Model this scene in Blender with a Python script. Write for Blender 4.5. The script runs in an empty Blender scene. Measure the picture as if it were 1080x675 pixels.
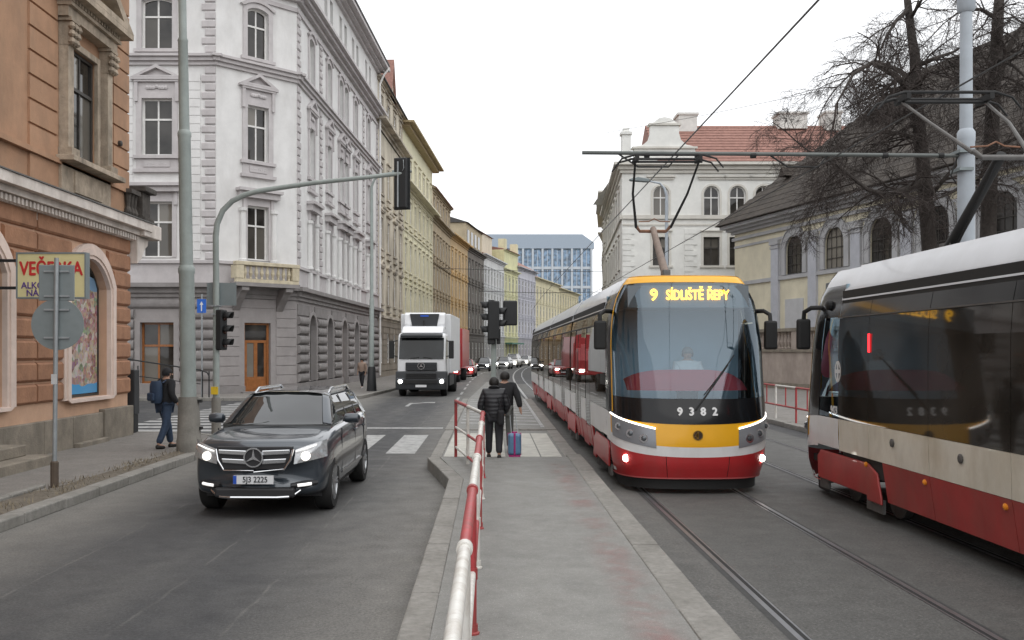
import bpy, bmesh, math, random
from mathutils import Vector, Matrix
R = math.radians
random.seed(7)
S = bpy.context.scene
COL = S.collection

# ---------------------------------------------------------------- camera, sky, sun, exposure
EYE = 2.17                       # camera height above the rails (photographer on the tram island)
cam_d = bpy.data.cameras.new('camera')
cam = bpy.data.objects.new('camera', cam_d); COL.objects.link(cam)
cam.location = (0, 0, EYE); cam.rotation_euler = (R(90), 0, 0)
cam_d.sensor_width = 36; cam_d.lens = 36 * 1000 / 1080
cam_d.shift_x = 22 / 1080; cam_d.shift_y = 32.5 / 1080
cam_d.clip_start = .05; cam_d.clip_end = 4000
S.camera = cam

SUN_EL, SUN_AZ = 60, 150
world = bpy.data.worlds.new('World'); S.world = world; world.use_nodes = True
nt = world.node_tree; nt.nodes.clear()
wo = nt.nodes.new('ShaderNodeOutputWorld'); bg = nt.nodes.new('ShaderNodeBackground')
sk = nt.nodes.new('ShaderNodeTexSky'); sk.sky_type = 'NISHITA'; sk.sun_disc = False
sk.sun_elevation = R(SUN_EL); sk.sun_rotation = R(SUN_AZ); sk.dust_density = 4; sk.air_density = 1
hs = nt.nodes.new('ShaderNodeHueSaturation'); hs.inputs['Saturation'].default_value = .10
mx = nt.nodes.new('ShaderNodeMix'); mx.data_type = 'RGBA'
mx.inputs[0].default_value = .82; mx.inputs[7].default_value = (9.7, 9.85, 10.1, 1)   # the even white overcast
nt.links.new(sk.outputs[0], hs.inputs['Color']); nt.links.new(hs.outputs[0], mx.inputs[6])
nt.links.new(mx.outputs[2], bg.inputs[0]); bg.inputs[1].default_value = .105
nt.links.new(bg.outputs[0], wo.inputs[0])
sd = bpy.data.lights.new('sun', 'SUN'); sd.energy = .6; sd.angle = R(90); sd.color = (1, .97, .93)
so = bpy.data.objects.new('sun', sd); COL.objects.link(so)
so.rotation_euler = (R(90 - SUN_EL), 0, R(180 - SUN_AZ)); so.location = (0, 0, 60)
S.view_settings.view_transform = 'Standard'; S.view_settings.look = 'None'
S.view_settings.exposure = 0.6; S.view_settings.gamma = 1
S.cycles.use_denoising = True
S.cycles.max_bounces = 6; S.cycles.transparent_max_bounces = 8
S.cycles.caustics_reflective = False; S.cycles.caustics_refractive = False
S.cycles.sample_clamp_indirect = 6

def px(x, d): return (x - 518) * d / 1000.0          # a pixel column at distance d -> metres right of the axis
def pz(y, d): return EYE + (370 - y) * d / 1000.0     # a pixel row at distance d -> metres above the rails

# ---------------------------------------------------------------- materials
MATS = {}
def M(name, col, rough=.7, metal=0, var=.12, scale=2.0, bump=0, bscale=30, spec=.4, coat=0, dark=None, dscale=.6, damt=.0, emit=0):
    """Procedural paint/plaster/stone: base colour broken by two noises, optional stains of another colour, fine bump."""
    if name in MATS: return MATS[name]
    m = bpy.data.materials.new(name); m.use_nodes = True; n = m.node_tree.nodes; l = m.node_tree.links
    b = n['Principled BSDF']
    b.inputs['Roughness'].default_value = rough; b.inputs['Metallic'].default_value = metal
    b.inputs['Specular IOR Level'].default_value = spec
    b.inputs['Coat Weight'].default_value = coat; b.inputs['Coat Roughness'].default_value = .05
    c = tuple(col) + (1,)
    if emit:
        b.inputs['Emission Color'].default_value = c; b.inputs['Emission Strength'].default_value = emit
    g = n.new('ShaderNodeNewGeometry')
    nz = n.new('ShaderNodeTexNoise'); nz.inputs['Scale'].default_value = scale; nz.inputs['Detail'].default_value = 5
    nz.inputs['Roughness'].default_value = .65
    l.new(g.outputs['Position'], nz.inputs['Vector'])
    mr = n.new('ShaderNodeMapRange'); mr.inputs[1].default_value = .3; mr.inputs[2].default_value = .7
    mr.inputs[3].default_value = 1 - var; mr.inputs[4].default_value = 1 + var
    l.new(nz.outputs[0], mr.inputs[0])
    mu = n.new('ShaderNodeVectorMath'); mu.operation = 'SCALE'; mu.inputs[0].default_value = col
    l.new(mr.outputs[0], mu.inputs['Scale'])
    out = mu.outputs[0]
    if dark is not None:
        n2 = n.new('ShaderNodeTexNoise'); n2.inputs['Scale'].default_value = dscale; n2.inputs['Detail'].default_value = 8
        n2.inputs['Roughness'].default_value = .7
        mp = n.new('ShaderNodeMapping'); mp.inputs['Scale'].default_value = (1, 1, .35)
        l.new(g.outputs['Position'], mp.inputs[0]); l.new(mp.outputs[0], n2.inputs['Vector'])
        r2 = n.new('ShaderNodeMapRange'); r2.inputs[1].default_value = .45; r2.inputs[2].default_value = .72
        r2.inputs[3].default_value = 0; r2.inputs[4].default_value = damt
        l.new(n2.outputs[0], r2.inputs[0])
        mx = n.new('ShaderNodeMix'); mx.data_type = 'RGBA'; mx.inputs[7].default_value = tuple(dark) + (1,)
        l.new(r2.outputs[0], mx.inputs[0]); l.new(out, mx.inputs[6]); out = mx.outputs[2]
    l.new(out, b.inputs['Base Color'])
    if bump:
        nb = n.new('ShaderNodeTexNoise'); nb.inputs['Scale'].default_value = bscale; nb.inputs['Detail'].default_value = 4
        l.new(g.outputs['Position'], nb.inputs['Vector'])
        bp = n.new('ShaderNodeBump'); bp.inputs['Strength'].default_value = bump; bp.inputs['Distance'].default_value = .02
        l.new(nb.outputs[0], bp.inputs['Height']); l.new(bp.outputs[0], b.inputs['Normal'])
    MATS[name] = m; return m

def Mglass(name, col, ior=1.6, rough=.02, wav=.0, wscale=1.5, curtain=0):
    """Opaque dark window glass seen by day: dark room behind, sharp reflections in front."""
    if name in MATS: return MATS[name]
    m = bpy.data.materials.new(name); m.use_nodes = True; n = m.node_tree.nodes; l = m.node_tree.links
    b = n['Principled BSDF']; b.inputs['Base Color'].default_value = tuple(col) + (1,)
    b.inputs['Roughness'].default_value = rough; b.inputs['IOR'].default_value = ior
    g = n.new('ShaderNodeNewGeometry')
    nz = n.new('ShaderNodeTexNoise'); nz.inputs['Scale'].default_value = .9; nz.inputs['Detail'].default_value = 2
    l.new(g.outputs['Position'], nz.inputs['Vector'])
    mr = n.new('ShaderNodeMapRange'); mr.inputs[1].default_value = .35; mr.inputs[2].default_value = .65; mr.inputs[3].default_value = .5; mr.inputs[4].default_value = 1.6
    l.new(nz.outputs[0], mr.inputs[0])
    mu = n.new('ShaderNodeVectorMath'); mu.operation = 'SCALE'; mu.inputs[0].default_value = col; l.new(mr.outputs[0], mu.inputs['Scale'])
    if curtain:                           # some rooms have pale curtains right behind the pane
        oi = n.new('ShaderNodeObjectInfo'); gt = n.new('ShaderNodeMapRange'); gt.inputs[1].default_value = 1 - curtain; gt.inputs[2].default_value = 1; gt.inputs[3].default_value = 0; gt.inputs[4].default_value = 1
        l.new(oi.outputs['Random'], gt.inputs[0])
        cm = n.new('ShaderNodeMix'); cm.data_type = 'RGBA'; cm.inputs[7].default_value = (.20, .185, .16, 1)
        l.new(gt.outputs[0], cm.inputs[0]); l.new(mu.outputs[0], cm.inputs[6]); l.new(cm.outputs[2], b.inputs['Base Color'])
    else: l.new(mu.outputs[0], b.inputs['Base Color'])
    if wav:
        nb = n.new('ShaderNodeTexNoise'); nb.inputs['Scale'].default_value = wscale; nb.inputs['Detail'].default_value = 1
        l.new(g.outputs['Position'], nb.inputs['Vector'])
        bp = n.new('ShaderNodeBump'); bp.inputs['Strength'].default_value = wav; bp.inputs['Distance'].default_value = .02
        l.new(nb.outputs[0], bp.inputs['Height']); l.new(bp.outputs[0], b.inputs['Normal'])
    MATS[name] = m; return m

def Mclear(name, tint, refl=.12, rough=.01):
    """Thin clear glazing: tinted see-through plus a mirror reflection."""
    if name in MATS: return MATS[name]
    m = bpy.data.materials.new(name); m.use_nodes = True; n = m.node_tree.nodes; l = m.node_tree.links
    n.remove(n['Principled BSDF'])
    t = n.new('ShaderNodeBsdfTransparent'); t.inputs[0].default_value = tuple(tint) + (1,)
    g = n.new('ShaderNodeBsdfGlossy'); g.inputs['Roughness'].default_value = rough; g.inputs[0].default_value = (.78, .90, 1, 1)  # blue tint in the mirror colour makes the reflected sky bluer
    lw = n.new('ShaderNodeLayerWeight'); lw.inputs[0].default_value = .35
    mr = n.new('ShaderNodeMapRange'); mr.inputs[3].default_value = refl; mr.inputs[4].default_value = 1
    l.new(lw.outputs['Fresnel'], mr.inputs[0])
    mx = n.new('ShaderNodeMixShader'); l.new(mr.outputs[0], mx.inputs[0]); l.new(t.outputs[0], mx.inputs[1]); l.new(g.outputs[0], mx.inputs[2])
    l.new(mx.outputs[0], n['Material Output'].inputs[0])
    MATS[name] = m; return m

# ---------------------------------------------------------------- mesh helpers
def link(o, parent=None):
    COL.objects.link(o)
    if parent is not None: o.parent = parent
    return o

class MB:
    """Collects faces; build() links them as ONE mesh object."""
    def __init__(s): s.v = []; s.f = []
    def quad(s, *p):
        i = len(s.v); s.v += [tuple(q) for q in p]; s.f.append(tuple(range(i, i + len(p)))); return s
    def box(s, x0, x1, y0, y1, z0, z1):
        i = len(s.v)
        s.v += [(x, y, z) for z in (z0, z1) for y in (y0, y1) for x in (x0, x1)]
        for q in ((0, 2, 3, 1), (4, 5, 7, 6), (0, 1, 5, 4), (2, 6, 7, 3), (0, 4, 6, 2), (1, 3, 7, 5)): s.f.append(tuple(i + k for k in q))
        return s
    def prism(s, poly, a, b, ax='y'):
        """polygon in the two other axes, extruded from a to b along ax."""
        def mk(p, t): return (t, p[0], p[1]) if ax == 'x' else ((p[0], t, p[1]) if ax == 'y' else (p[0], p[1], t))
        i = len(s.v); n = len(poly)
        s.v += [mk(p, a) for p in poly] + [mk(p, b) for p in poly]
        s.f.append(tuple(range(i, i + n))[::-1]); s.f.append(tuple(range(i + n, i + 2 * n)))
        for k in range(n): s.f.append((i + k, i + (k + 1) % n, i + n + (k + 1) % n, i + n + k))
        return s
    def ring(s, outer, inner, a, b, ax='y'):
        """frame between two polygons with the same number of corners."""
        def mk(p, t): return (t, p[0], p[1]) if ax == 'x' else ((p[0], t, p[1]) if ax == 'y' else (p[0], p[1], t))
        n = len(outer); i = len(s.v)
        s.v += [mk(p, a) for p in outer] + [mk(p, a) for p in inner] + [mk(p, b) for p in outer] + [mk(p, b) for p in inner]
        for k in range(n):
            j = (k + 1) % n
            s.f += [(i + k, i + j, i + n + j, i + n + k), (i + 2*n + k, i + 3*n + k, i + 3*n + j, i + 2*n + j),
                    (i + k, i + 2*n + k, i + 2*n + j, i + j), (i + n + k, i + n + j, i + 3*n + j, i + 3*n + k)]
        return s
    def tube(s, pts, r, n=8, cap=True):
        pts = [Vector(p) for p in pts]; N = len(pts)
        rr = r if isinstance(r, (list, tuple)) else [r] * N
        base = len(s.v); up = None
        for k, p in enumerate(pts):
            t = (pts[min(k + 1, N - 1)] - pts[max(k - 1, 0)])
            if t.length < 1e-9: t = Vector((0, 0, 1))
            t.normalize()
            if up is None: up = Vector((0, 0, 1)) if abs(t.z) < .9 else Vector((1, 0, 0))
            a = t.cross(up)
            if a.length < 1e-4: a = t.cross(Vector((1, 0, 0)) if abs(t.x) < .9 else Vector((0, 1, 0)))
            a.normalize(); b = t.cross(a).normalized(); up = -b if False else up
            for q in range(n):
                w = 2 * math.pi * q / n
                s.v.append(tuple(p + a * (rr[k] * math.cos(w)) + b * (rr[k] * math.sin(w))))
        for k in range(N - 1):
            for q in range(n):
                s.f.append((base + k*n + q, base + k*n + (q+1) % n, base + (k+1)*n + (q+1) % n, base + (k+1)*n + q))
        if cap:
            s.f.append(tuple(base + q for q in range(n))[::-1]); s.f.append(tuple(base + (N-1)*n + q for q in range(n)))
        return s
    def lathe(s, prof, c=(0, 0, 0), n=12, ax='z', cap=True):
        base = len(s.v)
        for r, h in prof:
            for q in range(n):
                w = 2 * math.pi * q / n; a, b = r * math.cos(w), r * math.sin(w)
                p = (a, b, h) if ax == 'z' else ((h, a, b) if ax == 'x' else (a, h, b))
                s.v.append((c[0] + p[0], c[1] + p[1], c[2] + p[2]))
        for k in range(len(prof) - 1):
            for q in range(n):
                s.f.append((base + k*n + q, base + k*n + (q+1) % n, base + (k+1)*n + (q+1) % n, base + (k+1)*n + q))
        if cap: s.f.append(tuple(base + q for q in range(n))[::-1]); s.f.append(tuple(base + (len(prof)-1)*n + q for q in range(n)))
        return s
    def grid(s, fn, nu, nv):
        base = len(s.v)
        for j in range(nv + 1):
            for i in range(nu + 1): s.v.append(tuple(fn(i / nu, j / nv)))
        for j in range(nv):
            for i in range(nu):
                a = base + j * (nu + 1) + i
                s.f.append((a, a + 1, a + nu + 2, a + nu + 1))
        return s
    def mesh(s, name, mat, smooth=False):
        me = bpy.data.meshes.new(name); me.from_pydata(s.v, [], s.f)
        bm = bmesh.new(); bm.from_mesh(me); bmesh.ops.remove_doubles(bm, verts=bm.verts, dist=1e-5)
        bmesh.ops.recalc_face_normals(bm, faces=bm.faces); bm.to_mesh(me); bm.free()
        if mat is not None: me.materials.append(mat)
        if smooth:
            for p in me.polygons: p.use_smooth = True
            try: me.set_sharp_from_angle(angle=R(40))
            except Exception: pass
        me.update(); return me
    def build(s, name, mat, parent=None, smooth=False, bevel=0, loc=None, rz=None, fr=None):
        o = bpy.data.objects.new(name, s.mesh(name, mat, smooth)); link(o, parent)
        if fr is not None: o.location = fr.loc; o.rotation_euler = (0, 0, fr.rz)
        if loc is not None: o.location = loc
        if rz is not None: o.rotation_euler = (0, 0, rz)
        if bevel:
            b = o.modifiers.new('bevel', 'BEVEL'); b.width = bevel; b.segments = 2; b.limit_method = 'ANGLE'; b.angle_limit = R(35)
        return o

def thing(name, label, cat, loc=(0, 0, 0), rz=0, group=None):
    o = bpy.data.objects.new(name, None); COL.objects.link(o); o.empty_display_size = .3
    o.location = loc; o.rotation_euler = (0, 0, rz); o['label'] = label; o['category'] = cat
    if group: o['group'] = group
    return o
def tag(o, label, cat, group=None):
    o['label'] = label; o['category'] = cat
    if group: o['group'] = group
    return o
def struct(o): o['kind'] = 'structure'; return o
def put(name, mesh, parent, loc=(0, 0, 0), rz=0):
    o = bpy.data.objects.new(name, mesh); link(o, parent); o.location = loc; o.rotation_euler = (0, 0, rz); return o
def copy_tree(o, parent=None):
    c = o.copy(); COL.objects.link(c); c.parent = parent
    for ch in list(o.children): copy_tree(ch, c)
    return c

class Frame:
    """A facade's own frame: x along the wall (to the right when facing it), y into the building."""
    def __init__(s, loc=(0, 0, 0), rz=0): s.loc = Vector(loc); s.rz = rz
    def pt(s, x, y, z):
        c, k = math.cos(s.rz), math.sin(s.rz)
        return Vector((s.loc.x + c*x - k*y, s.loc.y + k*x + c*y, s.loc.z + z))

TEXT = {}
def text_mesh(t, size, mat, bold=0.0, extrude=.002, sx=1.0, spacing=1.0):
    cu = bpy.data.curves.new('lettering', 'FONT'); cu.body = t; cu.size = size; cu.extrude = extrude
    cu.align_x = 'CENTER'; cu.align_y = 'CENTER'; cu.space_character = spacing; cu.resolution_u = 3
    o = bpy.data.objects.new('lettering', cu); COL.objects.link(o)
    dg = bpy.context.evaluated_depsgraph_get()
    me = bpy.data.meshes.new_from_object(o.evaluated_get(dg)); bpy.data.objects.remove(o)
    me.transform(Matrix.Diagonal((sx, 1, 1, 1)))
    if bold:                              # heavier strokes: the same letters laid a hair apart
        bm = bmesh.new()
        for k, (dx, dy) in enumerate(((0, 0), (bold, 0), (-bold, 0), (0, bold), (0, -bold))):
            m2 = me.copy(); m2.transform(Matrix.Translation((dx, dy, .0004 * k))); bm.from_mesh(m2); bpy.data.meshes.remove(m2)
        bm.to_mesh(me); bm.free()
    me.materials.clear(); me.materials.append(mat); return me
def lettering(t, size, mat, parent, loc, rot=(R(90), 0, 0), bold=0, sx=1.0, name='lettering', spacing=1.0):
    o = bpy.data.objects.new(name, text_mesh(t, size, mat, bold, .002, sx, spacing)); link(o, parent)
    o.location = loc; o.rotation_euler = rot; return o
# ---------------------------------------------------------------- ground surfaces
def asphalt(name, base, dust, bands, crack=None, speck=.25):
    """Worn asphalt: aggregate speckle, blotchy repairs, paler dusty strips at given X positions (x, halfwidth, amount), thin seams."""
    m = bpy.data.materials.new(name); m.use_nodes = True; n = m.node_tree.nodes; l = m.node_tree.links
    b = n['Principled BSDF']; b.inputs['Specular IOR Level'].default_value = .35
    g = n.new('ShaderNodeNewGeometry'); sp = n.new('ShaderNodeSeparateXYZ'); l.new(g.outputs['Position'], sp.inputs[0])
    def noise(scale, det=5, rough=.6, sc=None):
        t = n.new('ShaderNodeTexNoise'); t.inputs['Scale'].default_value = scale; t.inputs['Detail'].default_value = det; t.inputs['Roughness'].default_value = rough
        if sc:
            mp = n.new('ShaderNodeMapping'); mp.inputs['Scale'].default_value = sc; l.new(g.outputs['Position'], mp.inputs[0]); l.new(mp.outputs[0], t.inputs['Vector'])
        else: l.new(g.outputs['Position'], t.inputs['Vector'])
        return t.outputs[0]
    def mr(inp, a, bb, c, d):
        r = n.new('ShaderNodeMapRange'); r.inputs[1].default_value = a; r.inputs[2].default_value = bb; r.inputs[3].default_value = c; r.inputs[4].default_value = d
        l.new(inp, r.inputs[0]); return r.outputs[0]
    def math_(op, a, bb=None):
        q = n.new('ShaderNodeMath'); q.operation = op
        for k, v in ((0, a), (1, bb)):
            if v is None: continue
            if isinstance(v, (int, float)): q.inputs[k].default_value = v
            else: l.new(v, q.inputs[k])
        return q.outputs[0]
    f = mr(noise(.55, 6, .65, (1, .35, 1)), .3, .7, 0, .30)
    wob = math_('ADD', sp.outputs[0], mr(noise(.8, 3), 0, 1, -.35, .35))
    for (x, hw, amt) in bands:
        q = mr(math_('ABSOLUTE', math_('SUBTRACT', wob, x)), 0, hw, amt, 0)
        f = math_('ADD', f, q)
    if crack:
        for x in crack:
            wb = math_('ADD', sp.outputs[0], mr(noise(.5, 4), 0, 1, -.12, .12))
            q = mr(math_('ABSOLUTE', math_('SUBTRACT', wb, x)), .004, .022, .30, 0)
            f = math_('ADD', f, math_('MULTIPLY', q, mr(noise(1.3, 2), .4, .6, 0, 1)))
    mx = n.new('ShaderNodeMix'); mx.data_type = 'RGBA'; mx.inputs[6].default_value = tuple(base) + (1,); mx.inputs[7].default_value = tuple(dust) + (1,)
    l.new(f, mx.inputs[0])
    k1 = mr(noise(38, 3, .75), .28, .72, 1 - speck * 1.7, 1 + speck * 1.7); k2 = mr(noise(3.2, 6, .7), .3, .7, .86, 1.14)
    k3 = mr(noise(95, 0), .68, .78, 1, 1.7)
    mu = n.new('ShaderNodeVectorMath'); mu.operation = 'SCALE'; l.new(mx.outputs[2], mu.inputs[0]); l.new(math_('MULTIPLY', math_('MULTIPLY', k1, k2), k3), mu.inputs['Scale'])
    l.new(mu.outputs[0], b.inputs['Base Color'])
    l.new(mr(noise(2.5, 4), .3, .7, .62, .85), b.inputs['Roughness'])
    bp = n.new('ShaderNodeBump'); bp.inputs['Strength'].default_value = .35; bp.inputs['Distance'].default_value = .006
    l.new(noise(110, 3), bp.inputs['Height']); l.new(bp.outputs[0], b.inputs['Normal'])
    MATS[name] = m; return m

A_road = asphalt('road_asphalt', (.037, .038, .041), (.150, .144, .132), [(-5.95, 1.7, 1.15), (-.8, 1.6, .85), (-3.3, .4, .14)], [-2.05, -2.9, -4.3])
A_bed = asphalt('track_asphalt', (.086, .085, .081), (.125, .121, .113), [(2.05, .5, .5), (4.5, .35, .3)], [2.15, 3.85, 4.9])
A_isl = asphalt('island_asphalt', (.20, .197, .185), (.25, .245, .225), [(0.0, .35, -.25)], None, .08)
A_walk = asphalt('sidewalk_asphalt', (.175, .163, .15), (.235, .222, .205), [(-6.2, .7, .2)], None, .2)
M_paint = M('road_paint', (.38, .38, .37), .6, var=.2, scale=9, dark=(.13, .13, .13), dscale=4, damt=1.0)
M_kerb = M('kerb_granite', (.245, .235, .215), .8, var=.2, scale=14, bump=.4, bscale=60, dark=(.12, .115, .10), dscale=1.5, damt=.6)
M_tile = M('pale_tile', (.50, .49, .44), .7, var=.1, scale=6, dark=(.26, .25, .23), dscale=2, damt=.6)

def sheet(name, pts, z, mat, parent=None):
    o = MB().quad(*[(x, y, z) for x, y in pts]).build(name, mat, parent); return o
struct(sheet('ground', [(-1500, -300), (1500, -300), (1500, 2500), (-1500, 2500)], -.02, M('bare_ground', (.16, .15, .13), .9, bump=.3)))
road = struct(sheet('road', [(-70, -60), (70, -60), (70, 420), (-70, 420)], 0, A_road))
struct(sheet('tram_track_bed', [(1.72, -40), (7.7, -40), (7.7, 62), (1.72, 62)], .004, A_bed))

M_rail = M('rail_steel', (.26, .265, .28), .30, metal=.7, var=.15, scale=6)
M_groove = M('rail_groove', (.02, .02, .02), .8)
def bend(x, y):                         # the street swings to the right beyond the crossing
    t = max(0, y - 60); return x + .00062 * t * t, y
for ti, tx in enumerate((3.07, 6.05)):
    lab = ['steel rail pair of the track under the oncoming tram', 'steel rail pair of the track beside the far kerb'][ti]
    tr = thing('tram_track', lab, 'tram track', (tx, 0, .008), group='tram tracks set in the asphalt')
    for sgn in (-1, 1):
        ys = [-40, 0, 30, 60] + list(range(70, 200, 10))
        for nm, off, hw, mt, dz in (('rail', 0, .024, M_rail, .0), ('rail', sgn * -.072, .009, M_rail, .0), ('rail_groove', sgn * -.044, .019, M_groove, -.001)):
            mb = MB()
            for a, c in zip(ys, ys[1:]):
                p = [bend(sgn * .7475 + off + q * hw, w) for q, w in ((-1, a), (1, a), (1, c), (-1, c))]
                mb.quad(*[(x, y, dz) for x, y in p])
            mb.build(nm, mt, tr)
        mb = MB().quad((sgn*.7475 - .085, -40, -.002), (sgn*.7475 + .06, -40, -.002), (sgn*.7475 + .06, 60, -.002), (sgn*.7475 - .085, 60, -.002))
        mb.build('joint_sealant', M('rail_joint_sealant', (.045, .045, .045), .7, var=.3, scale=5), tr)

# ---- raised surfaces: a slab with kerb stones round its edge
def slab(name, poly, z, mat):
    o = MB().prism(poly, -.015, z, 'z').build(name, mat); return struct(o)
def kerb_line(parent, pts, w=.24, h=.14, L=1.0, z0=0, name='kerb_stone', inward=1, mat=None, lim=999):
    """separate kerb stones laid along a polyline; the slab lies on the left of the walking direction when inward=1."""
    k = 0
    for (x0, y0), (x1, y1) in zip(pts, pts[1:]):
        d = math.hypot(x1 - x0, y1 - y0); n = max(1, round(d / L)); a = math.atan2(y1 - y0, x1 - x0)
        for i in range(n):
            t = i / n; ll = d / n
            key = (round(ll, 2), w, h)
            if key not in KM:
                me = MB().box(.006, ll - .006, 0, w, -.01, h); m_ = me.mesh('kerb_stone', mat or M_kerb); KM[key] = m_
            o = put(name, KM[key], parent, (x0 + (x1-x0)*t, y0 + (y1-y0)*t, z0 + random.uniform(-.006, .006)), a + random.uniform(-.004, .004))
            b = o.modifiers.new('bevel', 'BEVEL'); b.width = .02; b.segments = 2
            k += 1
KM = {}
# near left pavement (walk along kerb with slab to the left of +Y direction -> stones extend to -X)
arc = [(-8.85 + 3.0 * math.cos(R(a)), 21 + 3.0 * math.sin(R(a))) for a in range(0, 91, 15)]
nearpts = [(-5.85, -12), (-5.85, 21)] + arc[1:] + [(-40, 24)]
ins = [(-6.09, -12), (-6.09, 21)] + [(-8.85 + 2.76 * math.cos(R(a)), 21 + 2.76 * math.sin(R(a))) for a in range(15, 91, 15)] + [(-40, 23.76)]
walk = slab('sidewalk', [(-40, -12)] + ins, .125, A_walk)
kerb_line(walk, nearpts[:-1], L=1.15)
kerb_line(walk, [(-8.85, 24), (-22, 24)], L=1.3)
M_dirt = M('verge_dirt', (.13, .112, .088), .95, var=.35, scale=9, bump=.8, bscale=25)
verge = MB()
def vf(u, v):
    y = 7.5 + v * 12.2; x = -6.1 - u * (.55 if y < 14 else .42 - .02 * (y - 14))
    return (x, y, .127 + .035 * math.sin(u * math.pi) * (.6 + .4 * math.sin(y * 3.1) * math.sin(y * 1.7 + 1)))
verge.grid(vf, 4, 60); struct(verge.build('verge', M_dirt, smooth=True))
inner = [(-6.68, 9.0), (-6.66, 14.2)]
kerb_line(walk, inner, w=.12, h=.05, L=1.0, z0=.122)
# dead grass along the verge
gm = MB()
for i in range(1700):
    t = random.random(); y = 7.6 + 12 * t; x = -6.12 - random.random() * .5
    if math.sin(y * 2.3) + math.sin(y * 5.1 + 1) < random.uniform(-1.6, .9): continue
    h = random.uniform(.03, .10); a = random.uniform(0, 6.28); w = .006; le = random.uniform(.3, 1.3) * h
    dx, dy = math.cos(a), math.sin(a)
    gm.quad((x - dy*w, y + dx*w, .13), (x + dy*w, y - dx*w, .13), (x + dx*le, y + dy*le, .13 + h))
gr = gm.build('dead_grass', M('dead_grass_blades', (.20, .165, .11), .9, var=.4, scale=20)); gr['kind'] = 'stuff'

# far left pavement, along the corner house and on down the street
FAC = [(-9.86, 48.07), (-8.7, 72.6), (-8.05, 86.5), (-6.7, 108), (-5.4, 125), (-3.5, 141), (-1.2, 156), (2.4, 174), (5.2, 185), (9.4, 200), (16.2, 225), (23.1, 251)]
KL = [(-5.75, 44), (-5.25, 52)] + [(x + 3.3, y) for x, y in FAC[1:]]
arc2 = [(-8.75 + 3.0 * math.cos(R(a)), 44 + 3.0 * math.sin(R(a))) for a in range(-90, 0, 15)]
poly = [(-40, 41.24), (-8.75, 41.24)] + [(-8.75 + 2.76 * math.cos(R(a)), 44 + 2.76 * math.sin(R(a))) for a in range(-75, 0, 15)] + [(x - .24, y) for x, y in KL] + [(20, 262), (-40, 262)]
walk2 = slab('sidewalk', poly, .125, A_walk)
kerb_line(walk2, [(-20, 41)] + arc2 + KL[:3], L=1.4)
kb = MB()
for (a, b) in zip(KL[2:], KL[3:]): kb.prism([(a[0], a[1]), (b[0], b[1]), (b[0] - .24, b[1]), (a[0] - .24, a[1])], -.01, .14, 'z')
kb.build('kerb', M_kerb, walk2)
# right pavement
walk3 = slab('sidewalk', [(8.54, -40), (26, -40), (26, 66), (8.54, 66)], .125, A_walk)
kerb_line(walk3, [(8.3, 66), (8.3, 10)], L=1.3)
kb = MB().box(8.3, 8.535, -40, 9.99, -.01, .14); kb.build('kerb', M_kerb, walk3)
far3 = slab('sidewalk', [(8.5, 66.1), (10.2, 72), (12.5, 100), (20, 150), (30, 190), (60, 190), (60, 66.1)], .125, A_walk)

# ---- the tram island where the photographer stands
ISL_Z = .20
isl_out = [(-.42, -6), (-.42, 14.55), (-.95, 17.5)]
isl = slab('tram_island', [(1.42, -6), (1.42, 17.6), (-.95, 17.6), (-.42, 14.55), (-.42, -6)], ISL_Z, A_isl)
kerb_line(isl, isl_out, w=.23, h=ISL_Z + .012, L=1.0)
kerb_line(isl, [(1.42, 18.0), (1.42, -6)], w=.28, h=ISL_Z + .012, L=1.2)
# worn red warning stripe near the platform edge
rs = bpy.data.materials.new('worn_red_stripe'); rs.use_nodes = True
n_, l_ = rs.node_tree.nodes, rs.node_tree.links; b_ = n_['Principled BSDF']; b_.inputs['Base Color'].default_value = (.40, .20, .19, 1); b_.inputs['Roughness'].default_value = .8
g_ = n_.new('ShaderNodeNewGeometry'); t_ = n_.new('ShaderNodeTexNoise'); t_.inputs['Scale'].default_value = 2.2; t_.inputs['Detail'].default_value = 8; t_.inputs['Roughness'].default_value = .7
l_.new(g_.outputs['Position'], t_.inputs['Vector']); r_ = n_.new('ShaderNodeMapRange'); r_.inputs[1].default_value = .42; r_.inputs[2].default_value = .75; r_.inputs[3].default_value = 0; r_.inputs[4].default_value = .5
s_ = n_.new('ShaderNodeSeparateXYZ'); l_.new(g_.outputs['Position'], s_.inputs[0])
e_ = n_.new('ShaderNodeMath'); e_.operation = 'SUBTRACT'; e_.inputs[1].default_value = 1.17; l_.new(s_.outputs[0], e_.inputs[0])
ab = n_.new('ShaderNodeMath'); ab.operation = 'ABSOLUTE'; l_.new(e_.outputs[0], ab.inputs[0])
r3 = n_.new('ShaderNodeMapRange'); r3.inputs[1].default_value = .05; r3.inputs[2].default_value = .24; r3.inputs[3].default_value = 1; r3.inputs[4].default_value = 0; l_.new(ab.outputs[0], r3.inputs[0])
m_ = n_.new('ShaderNodeMath'); m_.operation = 'MULTIPLY'; l_.new(t_.outputs[0], r_.inputs[0]); l_.new(r_.outputs[0], m_.inputs[0]); l_.new(r3.outputs[0], m_.inputs[1])
l_.new(m_.outputs[0], b_.inputs['Alpha'])
struct(sheet('warning_stripe', [(.93, 1), (1.41, 1), (1.41, 16.5), (.93, 16.5)], ISL_Z + .004, rs))
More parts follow.
